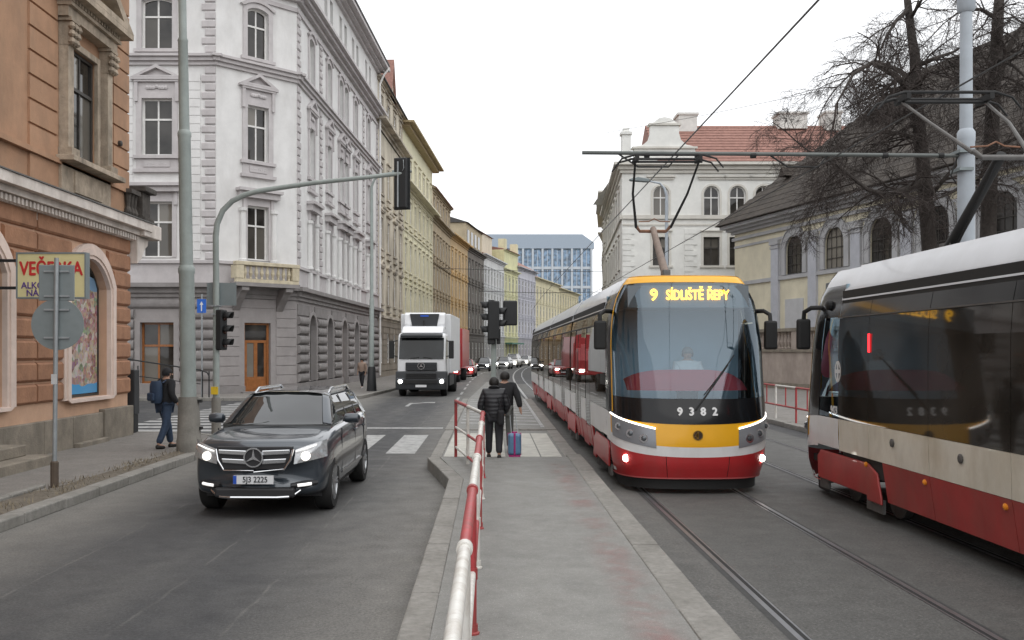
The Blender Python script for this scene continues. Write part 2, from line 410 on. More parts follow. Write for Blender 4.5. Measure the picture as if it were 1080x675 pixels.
# lowered crossing between the two islands with pale tactile slabs
cross = slab('island_crossing', [(-.95, 17.65), (1.42, 17.65), (1.42, 24.4), (-.95, 24.4)], .12, A_isl)
kerb_line(cross, [(-.95, 17.55), (-.96, 24.4)], w=.23, h=.135, L=1.1)
kerb_line(cross, [(1.42, 24.4), (1.42, 18.0)], w=.28, h=.135, L=1.1)
tm = MB().box(.004, .396, .004, .396, 0, .008).mesh('tactile_slab', M_tile)
for i in range(3):
    for j in range(13): put('tactile_slab', tm, cross, (-.92 + i * .4, 18.3 + j * .4, .12))
for i in range(2):
    for j in range(13): put('tactile_slab', tm, cross, (.55 + i * .42, 18.3 + j * .4, .12))
# second island with white hatching
isl2 = slab('traffic_island', [(-.95, 24.65), (1.42, 24.65), (1.42, 40), (.9, 62), (-.3, 62), (-.95, 40)], .14, A_isl)
kerb_line(isl2, [(-1.2, 24.4), (1.70, 24.4)], w=.25, h=.155, L=1.0, inward=1)
kerb_line(isl2, [(1.42, 40), (1.42, 24.66)], w=.28, h=.15, L=1.2)
kerb_line(isl2, [(-.96, 24.66), (-.96, 40)], w=.24, h=.15, L=1.2)
def marking(name, pts, z, label=None): return sheet(name, pts, z, M_paint)
hatch = thing('painted_hatching', 'white painted hatching on the island behind the two walkers', 'road marking', (0, 25, .144))
for k in range(11):
    y = 1.0 + k * 1.25
    MB().quad((-.85, y + .55, 0), (-.85, y + .85, 0), (1.3, y + .2, 0), (1.3, y - .1, 0)).build('stripe', M_paint, hatch)
MB().quad((1.32, .2, .001), (1.42, .2, .001), (1.42, 15, .001), (1.32, 15, .001)).build('stripe', M_paint, hatch)

# ---- road markings
zc = thing('zebra_crossing', 'worn zebra crossing over the car lane in front of the tram island', 'road marking', (0, 20, .004))
for k in range(4):
    x0 = -2.23 - k * 1.1
    if x0 < -5.8: break
    MB().quad((x0, 0, 0), (x0 + .62, 0, 0), (x0 + .62, 4.4, 0), (x0, 4.4, 0)).build('stripe', M_paint, zc)
st = tag(sheet('stop_line', [(-5.5, 26.4), (-1.35, 26.4), (-1.35, 26.8), (-5.5, 26.8)], .004, M_paint), 'white stop line across the lane ahead of the truck', 'road marking')
zs = thing('zebra_crossing', 'zebra crossing over the side street beside the corner house', 'road marking', (-8, 25, .004))
for k in range(14):
    y = .5 + k * 1.12
    MB().quad((-2.6, y, 0), (1.5, y, 0), (1.5, y + .58, 0), (-2.6, y + .58, 0)).build('stripe', M_paint, zs)
ar = MB().quad((-.07, 0, 0), (.07, 0, 0), (.07, 2.4, 0), (-.07, 2.4, 0)).quad((-.07, 2.0, .0005), (.07, 1.7, .0005), (.75, 2.7, .0005), (.6, 2.9, .0005)).quad((.35, 2.95, .001), (.95, 3.1, .001), (.95, 2.3, .001))
ao = tag(ar.build('lane_arrow', M_paint), 'white painted lane arrow on the asphalt before the truck', 'road marking'); ao.location = (-3.3, 37, .004)
# lane lines down the street
dl = thing('lane_line', 'dashed white line running past the truck down the street', 'road marking', (0, 41, .004))
for k in range(14):
    y = k * 6; xa, _ = bend(-1.5, y + 41); xb, _ = bend(-1.5, y + 44)
    MB().quad((xa - .06, y, 0), (xa + .06, y, 0), (xb + .06, y + 3, 0), (xb - .06, y + 3, 0)).build('dash', M_paint, dl)
for x0, lab in ((1.62, 'curving white edge line left of the oncoming tram track'), (4.5, 'curving white line between the tram tracks far off')):
    mb = MB(); ys = [40 + 5 * i for i in range(30)]
    for a, c in zip(ys, ys[1:]):
        xa, _ = bend(x0, a); xb, _ = bend(x0, c); mb.quad((xa - .06, a, 0), (xa + .06, a, 0), (xb + .06, c, 0), (xb - .06, c, 0))
    o = tag(mb.build('edge_line', M_paint), lab, 'road marking'); o.location = (0, 0, .006)
# ---------------------------------------------------------------- facade kit
G_win = Mglass('window_glass', (.028, .026, .024), 1.5, .03, wav=.06, curtain=.2)
G_far = Mglass('far_window_glass', (.035, .036, .038), 1.5, .08, curtain=.3)
M_wframe = M('white_window_paint', (.72, .71, .69), .5, var=.06, scale=8)
M_dframe = M('dark_window_paint', (.05, .045, .04), .5, var=.2, scale=8)
M_wood = M('varnished_wood', (.30, .115, .035), .4, var=.25, scale=5, coat=.3)

def arch_pts(w, h, rise, n=10):
    """outline of an opening: x 0..w, z 0..h, with a top arch of the given rise (0 = flat)."""
    if rise <= 0: return [(0, 0), (w, 0), (w, h), (0, h)]
    rr = (w*w/4 + rise*rise) / (2 * rise); cz = h - rr; a0 = math.asin(min(1, w / 2 / rr))
    if rise > w/2 - 1e-6: a0 = math.pi / 2
    top = [(w/2 + rr * math.sin(a0 - 2*a0*i/n), cz + rr * math.cos(a0 - 2*a0*i/n)) for i in range(n + 1)]
    return [(0, 0), (w, 0)] + top
def inset(poly, d):
    """move a convex outline inwards by d."""
    n = len(poly); out = []
    for i in range(n):
        p0, p1, p2 = Vector(poly[i-1]), Vector(poly[i]), Vector(poly[(i+1) % n])
        e1, e2 = (p1 - p0), (p2 - p1)
        if e1.length < 1e-6: e1 = e2
        if e2.length < 1e-6: e2 = e1
        n1 = Vector((-e1.y, e1.x)).normalized(); n2 = Vector((-e2.y, e2.x)).normalized()
        nn = n1 + n2
        if nn.length < 1e-6: nn = n1
        nn.normalize(); k = d / max(.35, nn.dot(n1)); out.append((p1.x + nn.x * k, p1.y + nn.y * k))
    return out

def wall_with_openings(mb, x0, x1, z0, z1, ops, rev):
    """front skin at y=0 cut by openings (x, z, w, h, rise), with reveals running back to y=rev."""
    ops = [o for o in ops if o[0] < x1 and o[0] + o[2] > x0 and o[1] < z1 and o[1] + o[3] > z0]
    xs = sorted({x0, x1} | {round(o[0], 4) for o in ops} | {round(o[0] + o[2], 4) for o in ops})
    zs = sorted({z0, z1} | {round(o[1], 4) for o in ops} | {round(o[1] + o[3], 4) for o in ops})
    for a, b in zip(zs, zs[1:]):
        run = None
        for c, d in zip(xs, xs[1:]):
            cx, cz = (c + d) / 2, (a + b) / 2
            hole = any(o[0] < cx < o[0] + o[2] and o[1] < cz < o[1] + o[3] for o in ops)
            if hole:
                if run: mb.quad((run[0], 0, a), (run[1], 0, a), (run[1], 0, b), (run[0], 0, b)); run = None
            else: run = [run[0], d] if run else [c, d]
        if run: mb.quad((run[0], 0, a), (run[1], 0, a), (run[1], 0, b), (run[0], 0, b))
    for (x, z, w, h, rise) in ops:
        pl = [(x + p[0], z + p[1]) for p in arch_pts(w, h, rise)]
        n = len(pl)
        for i in range(n):
            p, q = pl[i], pl[(i + 1) % n]
            mb.quad((p[0], 0, p[1]), (q[0], 0, q[1]), (q[0], rev, q[1]), (p[0], rev, p[1]))
        if rise > 0:
            top = pl[2:]; mid = len(top) // 2
            for i in range(mid): mb.quad((x + w, 0, z + h), (top[i][0], 0, top[i][1]), (top[i+1][0], 0, top[i+1][1]))
            for i in range(mid, len(top) - 1): mb.quad((x, 0, z + h), (top[i][0], 0, top[i][1]), (top[i+1][0], 0, top[i+1][1]))

WM = {}
def window(parent, fr, x, z, w, h, rise=0, rev=.22, frame=None, glass=None, bars=(1, 1), fw=.07, split=True, tz=.66, name='window'):
    """frame mesh with panes as children; bars=(mullions, transoms)."""
    frame = frame or M_wframe; glass = glass or G_win
    key = (round(w, 2), round(h, 2), round(rise, 2), frame.name, glass.name, bars, fw, split, round(rev, 2), tz)
    if key not in WM:
        out = arch_pts(w, h, rise); inn = inset(out, fw); y0, y1 = rev - .07, rev
        mb = MB().ring(out, inn, y0, y1)
        cols = [w * (i + 1) / (bars[0] + 1) for i in range(bars[0])]
        rows = [h * tz] if bars[1] == 1 else ([h * (i + 1) / (bars[1] + 1) for i in range(bars[1])] if bars[1] else [])
        for c in cols: mb.box(c - fw*.45, c + fw*.45, y0 + .012, y1 - .01, fw * .9, h - fw * .95 - (rise * .02))
        for r in rows: mb.box(fw * .9, w - fw * .9, y0 - .012, y1 - .005, r - fw*.5, r + fw*.5)
        fm = mb.mesh('window_frame', frame)
        panes = []
        cs = [fw*.9] + cols + [w - fw*.9]; rws = [fw*.9] + rows + [h - fw*.9]
        if not split or rise > .35 * w:
            panes.append(MB().prism(inset(out, fw * .8), y1 - .03, y1 - .015).mesh('pane', glass))
        else:
            zt = h - rise
            for i in range(len(cs) - 1):
                for j in range(len(rws) - 1):
                    top = rws[j+1]
                    if rise > 0 and j == len(rws) - 2:
                        P = inset(out, fw * .8); pl = [p for p in P if cs[i] - .001 <= p[0] <= cs[i+1] + .001 and p[1] > rws[j] + .01]
                        pl = sorted(pl, key=lambda p: -p[0]); poly = [(cs[i], rws[j]), (cs[i+1], rws[j])] + pl
                        panes.append(MB().prism(poly, y1 - .03, y1 - .015).mesh('pane', glass))
                    else: panes.append(MB().box(cs[i], cs[i+1], y1 - .03, y1 - .015, rws[j], top).mesh('pane', glass))
        WM[key] = (fm, panes)
    fm, panes = WM[key]
    o = put(name, fm, parent, fr.pt(x, 0, z), fr.rz)
    for p in panes: put('pane', p, o)
    return o

TM = {}
def trim(key, make, mat, name, parent, loc, rz):
    """share one mesh between alike mouldings."""
    if key not in TM: TM[key] = make().mesh(name, mat)
    return put(name, TM[key], parent, loc, rz)
def sub(o_parent, key, make, mat, name): return trim(key, make, mat, name, o_parent, (0, 0, 0), 0)

def profile_band(mb, x0, x1, steps):
    """horizontal moulding: steps = [(z0, z1, projection), ...]; a slightly different end inset per step keeps faces apart."""
    for k, (a, b, p) in enumerate(steps): mb.box(x0 - p, x1 + p, -p, .03 + .003 * k, a, b)
    return mb

def surround_mesh(w, h, rise, bw, proj, sill=True, ped=None, brk=False, head=.0, apron=0):
    mb = MB(); out = arch_pts(w, h, rise)
    big = inset(out, -bw)
    big = [(p[0], max(p[1], -.0)) for p in big]
    inn = inset(out, -.002)
    mb.ring(big, inn, -proj, .02)
    top = h + bw
    if head: 
        mb.box(-bw, w + bw, -proj * .8, .02, top + .002, top + head)
        top += head
        mb.box(-bw - .08, w + bw + .08, -proj * 2.6, .02, top + .002, top + .10); top += .10
    if ped:                                   # triangular pediment with sunk tympanum
        e = bw + .22; a, b, hh = -e, w + e, ped
        mb.prism([(a, top), (b, top), (b, top + .10)] + [(a, top + .10)], -proj * 3.2, .02)
        o = [(a, top + .105), (b, top + .105), (w/2, top + .105 + hh)]
        i = [(a + .42, top + .19), (b - .42, top + .19), (w/2, top + .105 + hh - .17)]
        mb.ring(o, i, -proj * 3.2, .02); mb.prism(i, -.015, .025)
    if brk:
        for s0 in (-bw - .06, w + bw - .10): mb.box(s0, s0 + .16, -proj * 2.2, .02, h * .94, h + bw + (head or 0))
    if sill:
        mb.box(-bw - .12, w + bw + .12, -proj * 2.2, .02, -.16, -.004)
        if apron:
            mb.box(-bw, w + bw, -proj * .7, .02, -.16 - apron, -.165)
            mb.box(.1, w - .1, -proj * 1.3, .02, -.16 - apron * .8, -.16 - apron * .2)
            mb.box(-bw - .12, w + bw + .12, -proj * 2.6, .02, -.16 - apron - .16, -.165 - apron)
    return mb

def simple_building(name, label, a, b, H, depth, wall, trimm, floors, nb, base=None, base_h=4.6, roof=None, roof_h=3.5, cornice=.5, win_w=1.15,
                    ped_rows=(), surround=True, attic=0, bars=(1, 1), pil=False, glass=None, frame=None, split=False, cat='building', arched=(), group=None, rz=None, W=None, gable=True, loc=None):
    """a house in the row: facade from a to b (street points), floors = [(z0, z1)...] of window rows."""
    if rz is None:
        rz = math.atan2(b[1] - a[1], b[0] - a[0]); W = math.hypot(b[0] - a[0], b[1] - a[1]); loc = (a[0], a[1], 0)
    t = thing(name, label, cat, loc, rz, group); fr = Frame((0, 0, 0), 0)
    ops = []; bay = W / nb; rev = .11
    wins = []
    for fi, (z0, z1) in enumerate(floors):
        for k in range(nb):
            x = bay * (k + .5) - win_w / 2; h = z1 - z0
            rise = win_w / 2 if fi in arched else 0
            ops.append((round(x, 4), z0, win_w, h, rise)); wins.append((fi, x, z0, h, rise))
    mb = MB(); zb = base_h if base else 0
    wall_with_openings(mb, 0, W, zb, H, [o for o in ops if o[1] >= zb - .01], rev)
    mb.quad((0, 0, zb), (0, depth, zb), (0, depth, H), (0, 0, H)).quad((W, 0, zb), (W, depth, zb), (W, depth, H), (W, 0, H)).quad((0, depth, zb), (W, depth, zb), (W, depth, H), (0, depth, H)).quad((0, 0, H), (W, 0, H), (W, depth, H), (0, depth, H))
    mb.build('wall', wall, t)
    if base:
        bb = MB(); wall_with_openings(bb, 0, W, 0, base_h, [o for o in ops if o[1] < base_h - .01], rev)
        bb.quad((0, 0, 0), (0, depth, 0), (0, depth, base_h), (0, 0, base_h)).quad((W, 0, 0), (W, depth, 0), (W, depth, base_h), (W, 0, base_h)); bb.build('ground_floor_wall', base, t)
        # rustication courses between the openings
        rows = int(base_h / .5)
        bd = MB()
        for r in range(rows):
            z = .1 + r * .5
            segs = [(0.02, W - .02)]
            for (x, z0, w, h, _) in ops:
                if z0 < z + .45 and z0 + h > z:
                    ns = []
                    for (p, q) in segs:
                        if x - .1 < q and x + w + .1 > p:
                            if x - .1 > p: ns.append((p, x - .1))
                            if x + w + .1 < q: ns.append((x + w + .1, q))
                        else: ns.append((p, q))
                    segs = ns
            for p, q in segs: bd.box(p, q, -.06, .01, z, z + .44)
        bd.build('rusticated_courses', base, t)
        profile_band(MB(), 0.01, W - .01, [(base_h - .35, base_h - .15, .1), (base_h - .15, base_h + .05, .25)]).build('string_course', trimm, t)
    for fi, x, z0, h, rise in wins:
        w_ = window(t, fr, x, z0, win_w, h, rise, rev, frame, glass or G_far, bars, .08, split)
        if surround and z0 > base_h - .3:
            ped = .45 if fi in ped_rows else None
            sub(w_, ('sur', round(win_w, 2), round(h, 2), rise, ped, trimm.name), lambda: surround_mesh(win_w, h, rise, .17, .07, True, ped, False, .22 if not rise else 0, .35), trimm, 'surround')
    zc = H - attic
    profile_band(MB(), .012, W - .012, [(zc - .55, zc - .3, .12), (zc - .3, zc - .1, .3), (zc - .1, zc + .08, cornice)]).build('cornice', trimm, t)
    if attic: profile_band(MB(), .014, W - .014, [(H - .25, H - .08, .15), (H - .08, H + .06, .35)]).build('eave', trimm, t)
    mids = [f[0] for f in floors if f[0] > base_h + 1]
    for z in mids[1:]:
        MB().box(.016, W - .016, -.1, .02, z - .95, z - .8).build('string_course', trimm, t)
    if pil:
        for k in range(nb + 1):
            xx = min(max(bay * k, .25), W - .25)
            MB().box(xx - .2, xx + .2, -.07, .02, base_h + .3, zc - .6).build('pilaster', trimm, t)
    if roof:
        if gable:
            r = MB().prism([(-.5, H + .06), (depth * .5, H + roof_h), (depth + .4, H + .06), (depth + .4, H - .04), (-.5, H - .02)], .02, W - .02, 'x'); r.build('roof', roof, t)
    return t, W
# ---------------------------------------------------------------- the orange corner house (left edge)
P_rust = M('terracotta_block_render', (.335, .175, .102), .85, var=.22, scale=3, bump=.5, bscale=18, dark=(.22, .11, .07), dscale=1.2, damt=.5)
P_orange = M('orange_plaster', (.40, .235, .145), .9, var=.16, scale=1.5, bump=.25, bscale=40, dark=(.22, .15, .10), dscale=.8, damt=.75)
P_pink = M('pink_plaster', (.56, .36, .245), .9, var=.1, scale=2, bump=.2, dark=(.40, .27, .20), dscale=1.4, damt=.5)
P_surr = M('pale_pink_stucco', (.68, .55, .48), .85, var=.1, scale=3, bump=.2, dark=(.45, .37, .33), dscale=1.5, damt=.4)
P_corn = M('dirty_white_stucco', (.66, .60, .55), .85, var=.15, scale=3, dark=(.30, .25, .21), dscale=1.2, damt=.6)
P_stone = M('weathered_sandstone', (.42, .345, .265), .9, var=.25, scale=4, bump=.6, bscale=25, dark=(.11, .095, .075), dscale=1.3, damt=.75)
P_plinth = M('plinth_stone', (.235, .205, .165), .9, var=.25, scale=3, bump=.5, bscale=30, dark=(.12, .105, .085), dscale=1.6, damt=.7)
P_black = M('sooty_stone', (.07, .062, .055), .95, var=.4, scale=6, bump=.8, bscale=20)
OB_D0 = 2.0
ob = thing('corner_house', 'orange plaster corner house with terracotta blocks and a shop window on the left', 'building', (-8.9, OB_D0, 0), R(90))
F0 = Frame()
def od(d): return d - OB_D0
sh = [(od(19.9), 1.15, 2.05, 3.05, .62), (od(15.2), 1.15, 2.05, 3.05, .62), (od(10.5), 1.15, 2.05, 3.05, .62), (od(5.8), 1.15, 2.05, 3.05, .62)]
up = [(od(20.0), 6.2, 1.3, 2.4, 0), (od(13.6), 6.2, 1.3, 2.4, 0), (od(9.6), 6.2, 1.3, 2.4, 0), (od(5.9), 6.2, 1.3, 2.4, 0)]
WO = 21.2
mb = MB(); wall_with_openings(mb, 0, WO, .0, 1.12, [], .25); mb.build('base_wall', P_pink, ob)
mb = MB(); wall_with_openings(mb, 0, WO, 1.12, 4.95, sh, .25); mb.build('ground_floor_wall', P_pink, ob)
mb = MB(); wall_with_openings(mb, 0, WO, 4.95, 15, up, .12)
mb.quad((0, 0, 0), (0, 14, 0), (0, 14, 15), (0, 0, 15)).quad((WO, 0, 0), (WO, 14, 0), (WO, 14, 15), (WO, 0, 15)).quad((0, 0, 15), (WO, 0, 15), (WO, 14, 15), (0, 14, 15)).quad((0, 14, 0), (WO, 14, 0), (WO, 14, 15), (0, 14, 15))
mb.build('wall', P_orange, ob)
# terracotta blocks, one by one
def block(w, h, p): 
    pr = [(.0, 0), (-p * .55, .012), (-p, .05), (-p, h - .05), (-p * .55, h - .012), (0, h)]
    m = MB(); m.prism(pr, .012, w - .012, 'x'); return m
BLK = {}
def place_blocks(parent, fr, segs, z0, rows, pitch, ops, mat, p=.07, name='stone_block', gap=.1, maxw=99, archy=True, mk=None, hgap=.035):
    for r in range(rows):
        z = z0 + r * pitch; sg = list(segs)
        for (x, oz, w, h, rise) in ops:
            if oz - .0 < z + pitch and oz + h + gap > z:
                g = gap
                if rise and z + pitch * .5 > oz + h - rise:       # over the springing the arch draws in
                    t = min(1, max(0, (z + pitch * .5 - (oz + h - rise)) / (rise + gap))); g = gap - (w / 2) * (1 - math.sqrt(max(0, 1 - t * t)))
                ns = []
                for (a, b) in sg:
                    if x - g < b and x + w + g > a:
                        if x - g > a + .05: ns.append((a, x - g))
                        if x + w + g < b - .05: ns.append((x + w + g, b))
                    else: ns.append((a, b))
                sg = ns
        for (a, b) in sg:
            k = max(1, math.ceil((b - a) / maxw)); ww = (b - a) / k
            for i in range(k):
                key = (round(ww, 2), round(pitch, 3), p, mat.name, mk is None)
                if key not in BLK: BLK[key] = (mk or block)(ww, pitch - hgap, p).mesh(name, mat)
                put(name, BLK[key], parent, fr.pt(a + ww * i, 0, z), fr.rz)
place_blocks(ob, F0, [(od(16.5), od(18.42)), (od(18.46), od(23.2)), ], 1.14, 9, .423, sh, P_rust, .08, gap=.32)
place_blocks(ob, F0, [(od(4), od(16.4))], 1.14, 9, .423, sh, P_rust, .08, gap=.32)
# shop windows with pale surrounds; the visible one is covered by a printed poster
pm = bpy.data.materials.new('poster_print'); pm.use_nodes = True; n_, l_ = pm.node_tree.nodes, pm.node_tree.links; b_ = n_['Principled BSDF']; b_.inputs['Roughness'].default_value = .25
tc = n_.new('ShaderNodeTexCoord'); v1 = n_.new('ShaderNodeTexVoronoi'); v1.inputs['Scale'].default_value = 5.5; l_.new(tc.outputs['Object'], v1.inputs['Vector'])
v2 = n_.new('ShaderNodeTexVoronoi'); v2.inputs['Scale'].default_value = 16; l_.new(tc.outputs['Object'], v2.inputs['Vector'])
cr = n_.new('ShaderNodeValToRGB'); l_.new(v1.outputs['Color'], cr.inputs[0]); cr.color_ramp.interpolation = 'CONSTANT'
cols = [(0, (.32, .14, .09)), (.2, (.45, .33, .22)), (.36, (.22, .05, .05)), (.48, (.55, .48, .42)), (.6, (.16, .22, .10)), (.72, (.38, .16, .13)), (.86, (.5, .42, .2))]
for i, (p, c) in enumerate(cols):
    e = cr.color_ramp.elements[i] if i < 2 else cr.color_ramp.elements.new(p); e.position = p; e.color = c + (1,)
c2 = n_.new('ShaderNodeHueSaturation'); c2.inputs['Saturation'].default_value = .5; c2.inputs['Value'].default_value = .55; l_.new(v2.outputs['Color'], c2.inputs['Color'])
mx_ = n_.new('ShaderNodeMix'); mx_.data_type = 'RGBA'; mx_.inputs[0].default_value = .38; l_.new(cr.outputs[0], mx_.inputs[6]); l_.new(c2.outputs[0], mx_.inputs[7])
sx_ = n_.new('ShaderNodeSeparateXYZ'); l_.new(tc.outputs['Object'], sx_.inputs[0])
nz_ = n_.new('ShaderNodeTexNoise'); nz_.inputs['Scale'].default_value = 1.4; l_.new(tc.outputs['Object'], nz_.inputs['Vector'])
ad = n_.new('ShaderNodeMath'); ad.operation = 'MULTIPLY_ADD'; ad.inputs[1].default_value = .35; l_.new(nz_.outputs[0], ad.inputs[0]); l_.new(sx_.outputs[2], ad.inputs[2])
lt = n_.new('ShaderNodeMath'); lt.operation = 'LESS_THAN'; lt.inputs[1].default_value = .48; l_.new(ad.outputs[0], lt.inputs[0])
m2_ = n_.new('ShaderNodeMix'); m2_.data_type = 'RGBA'; m2_.inputs[7].default_value = (.06, .30, .58, 1); l_.new(lt.outputs[0], m2_.inputs[0]); l_.new(mx_.outputs[2], m2_.inputs[6])
gt = n_.new('ShaderNodeMath'); gt.operation = 'GREATER_THAN'; gt.inputs[1].default_value = 2.55; l_.new(ad.outputs[0], gt.inputs[0])
m3_ = n_.new('ShaderNodeMix'); m3_.data_type = 'RGBA'; m3_.inputs[7].default_value = (.17, .30, .45, 1); l_.new(gt.outputs[0], m3_.inputs[0]); l_.new(m2_.outputs[2], m3_.inputs[6])
l_.new(m3_.outputs[2], b_.inputs['Base Color'])
for i, (x, z, w, h, rise) in enumerate(sh):
    wo_ = window(ob, F0, x, z, w, h, rise, .25, M_dframe, G_win, (0, 0), .05, False, name='shop_window')
    def mk(w=w, h=h, rise=rise):
        m = MB(); out = arch_pts(w, h, rise, 14); m.ring([(p[0], max(p[1], -.02)) for p in inset(out, -.33)], inset(out, -.003), -.10, .02)
        m.ring([(p[0], max(p[1], -.01)) for p in inset(out, -.22)], inset(out, -.08), -.13, -.095); return m
    sub(wo_, ('shopsur',), mk, P_surr, 'surround')
    if i == 0:
        pl = [p for p in inset(arch_pts(w, h - .25, .1), .07)]
        q = MB().prism(pl, .195, .205).build('poster', pm, wo_); q['label'] = 'printed food poster filling the shop window'
# plinth slabs, cornice, steps
edges = [4, 7, 10, 13, 16.8, 18.66, 19.96, 21.5, 23.22]
for a, b in zip(edges, edges[1:]):
    hh = .78 if b < 23 else .84
    MB().box(od(a) + .008, od(b) - .008, -.11 - (0.04 if a > 21 else 0), .02, 0, hh).build('plinth_slab', P_plinth, ob, bevel=.015)
MB().box(od(19.96), od(21.5), -.26, -.112, 0, .22).build('plinth_ledge', P_plinth, ob, bevel=.02)
for k in range(2): MB().box(od(14.6), od(17.15) - k * .25, -1.0 + k * .38, -.12, .1 + k * .2, .3 + k * .2).build('step', P_plinth, ob, bevel=.02)
profile_band(MB(), .01, WO + .0, [(4.72, 4.86, .06), (4.86, 4.98, .14), (5.0, 5.12, .30), (5.125, 5.32, .46)]).build('cornice', P_corn, ob)
dm = MB().box(0, .07, -.22, -.10, 4.985, 5.0 + .0).mesh('dentil', P_corn)
dk = MB().box(0, .075, -.24, -.13, 4.87, 4.985).mesh('dentil', P_corn)
x = od(16); 
while x < WO: put('dentil', dk, ob, (x, 0, 0)); x += .15
MB().box(-.02, WO + .47, -.49, .02, 5.325, 5.35).build('cornice_flashing', M('grey_flashing', (.12, .115, .11), .6, var=.2), ob)
# upper floor: grooved plaster courses either side of the stone window frames
def course(w, h, p): return MB().prism([(0, 0), (-p, .012), (-p, h - .012), (0, h)], 0, w, 'x')
upw = [(x - .62, 4.9, w + 1.24, 5.8, 0) for (x, z, w, h, r) in up]
place_blocks(ob, F0, [(od(18.2), od(22.2)), (od(22.25), od(23.2))], 6.1, 15, .47, upw, P_orange, .045, name='plaster_course', gap=0, mk=course, hgap=.028)
MB().box(od(18.2), WO, -.05, .01, 5.36, 5.98).build('pedestal_band', P_orange, ob)
MB().box(od(16), WO + .08, -.12, .01, 5.99, 6.09).build('pedestal_cap', P_orange, ob)
for (x, z, w, h, r) in up[:2]:
    wd = window(ob, F0, x, z, w, h, 0, .12, M_dframe, G_win, (1, 1), .07, True)
    m = MB(); m.ring([(-.14, -.02), (w + .14, -.02), (w + .14, h + .14), (-.14, h + .14)], [(0.002, -.0), (w - .002, -.0), (w - .002, h), (.002, h)], -.07, .02)
    m.box(-.72, w + .72, -.42, .02, -.14, -.03); m.box(-.6, w + .6, -.12, .02, -.78, -.145)
    m.box(-.05, w + .05, -.16, -.11, -.70, -.25)
    m.build('surround', P_stone, wd, bevel=.012)
    for cx in (-.36, w + .36):
        c = MB().box(cx - .19, cx + .19, -.30, .0, -.03, .16)
        c.box(cx - .13, cx + .13, -.20, 0, .165, h - .12)
        c.box(cx - .2, cx + .2, -.3, 0, h + .36, h + .43)
        for q in range(3):
            for sx in (-.15, 0, .15): c.lathe([(.02, 0), (.075, .05), (.05, .13), (.02, .15)], (cx + sx * (.8 + .15 * q), -.27 - .012 * q, h - .12 + q * .15), 7)
        c.box(cx - .14, cx + .14, -.25, 0, h - .12, h + .36)
        c.build('column', P_stone, wd, smooth=False)
    e = MB().box(-.62, w + .62, -.26, 0, h + .435, h + .64).box(-.66, w + .66, -.34, 0, h + .645, h + .72)
    for q in range(18): e.box(-.6 + q * (w + 1.2) / 18, -.6 + (q + .55) * (w + 1.2) / 18, -.36, -.30, h + .725, h + .80)
    e.box(-.66, w + .66, -.30, 0, h + .725, h + .80)
    e.box(-.86, w + .86, -.55, 0, h + .805, h + .93)
    o = [(-.88, h + .935), (w + .88, h + .935), (w/2, h + 1.95)]; i_ = [(-.3, h + 1.06), (w + .3, h + 1.06), (w/2, h + 1.74)]
    e.ring(o, i_, -.55, 0); e.prism(i_, -.12, .01)
    e.build('pediment', P_stone, wd)
# little balcony over the side street with a sooty pedestal, seen past the corner
MB().box(WO + .01, WO + 1.2, -.42, 1.6, 4.99, 5.34).build('balcony_slab', P_corn, ob, bevel=.02)
MB().prism([(WO + .01, 4.98), (WO + .75, 4.98), (WO + .7, 4.8), (WO + .45, 4.68), (WO + .3, 4.45), (WO + .01, 4.3)], -.25, .0, 'y').build('corbel', P_corn, ob, bevel=.02)
pd = MB().box(WO + .30, WO + .98, -.32, .34, 5.36, 5.5).box(WO + .38, WO + .90, -.24, .26, 5.505, 6.12).box(WO + .26, WO + 1.02, -.36, .38, 6.125, 6.26)
pd.build('pedestal', P_black, ob, bevel=.02)
c = MB()
for q in range(3): c.lathe([(.06, 0), (.11, .15), (.05, .3), (.08, .55), (.10, .6)], (WO + .12 - q * .2, -.12, 5.37), 8)
c.box(WO - .4, WO + .24, -.25, .02, 5.975, 6.08); c.build('balustrade', P_black, ob)
MB().lathe([(.03, 0), (.07, .02), (.07, .12), (.03, .14)], (od(22.55), -.13, 7.1), 10, 'y').build('wall_lamp', M_dframe, ob)

# ---------------------------------------------------------------- white corner house across the side street
W_wall = M('white_plaster', (.69, .685, .675), .85, var=.07, scale=1.2, bump=.15, bscale=40, dark=(.48, .465, .45), dscale=.8, damt=.5)
W_trim = M('grey_lilac_stucco', (.50, .475, .475), .85, var=.1, scale=2, bump=.2, dark=(.36, .33, .33), dscale=1.1, damt=.45)
W_base = M('grey_rendered_rustication', (.25, .235, .23), .9, var=.14, scale=2, bump=.3, bscale=30, dark=(.17, .155, .15), dscale=1, damt=.5)
W_base2 = M('grey_flat_render', (.31, .29, .285), .9, var=.1, scale=2, dark=(.24, .22, .21), dscale=1, damt=.4)
Y_stone = M('yellowed_stone', (.56, .50, .37), .85, var=.15, scale=4, bump=.3, dark=(.28, .23, .14), dscale=1.5, damt=.5)
R_slate = M('slate_roof', (.075, .072, .07), .8, var=.2, scale=5, bump=.3, bscale=15)
Bc = (-9.86, 48.07); Ac = (-13.05, 45.0)
wb = thing('corner_house', 'white stucco corner house with pediments, grey rusticated ground floor and corner balcony', 'building', (Bc[0], Bc[1], 0), 0)
FS = Frame((-31 - Bc[0], 45 - Bc[1], 0), 0); WS = 31 + Ac[0]
FC = Frame((Ac[0] - Bc[0], Ac[1] - Bc[1], 0), math.atan2(Bc[1] - Ac[1], Bc[0] - Ac[0])); WC = math.hypot(Bc[0] - Ac[0], Bc[1] - Ac[1])
WMn = math.hypot(FAC[1][0] - Bc[0], FAC[1][1] - Bc[1]); FM = Frame((0, 0, 0), math.atan2(FAC[1][1] - Bc[1], FAC[1][0] - Bc[0]))
ROWS = [(6.6, 2.65, 0), (11.45, 2.7, 0), (16.5, 2.45, .17)]
EAVE = 23.8
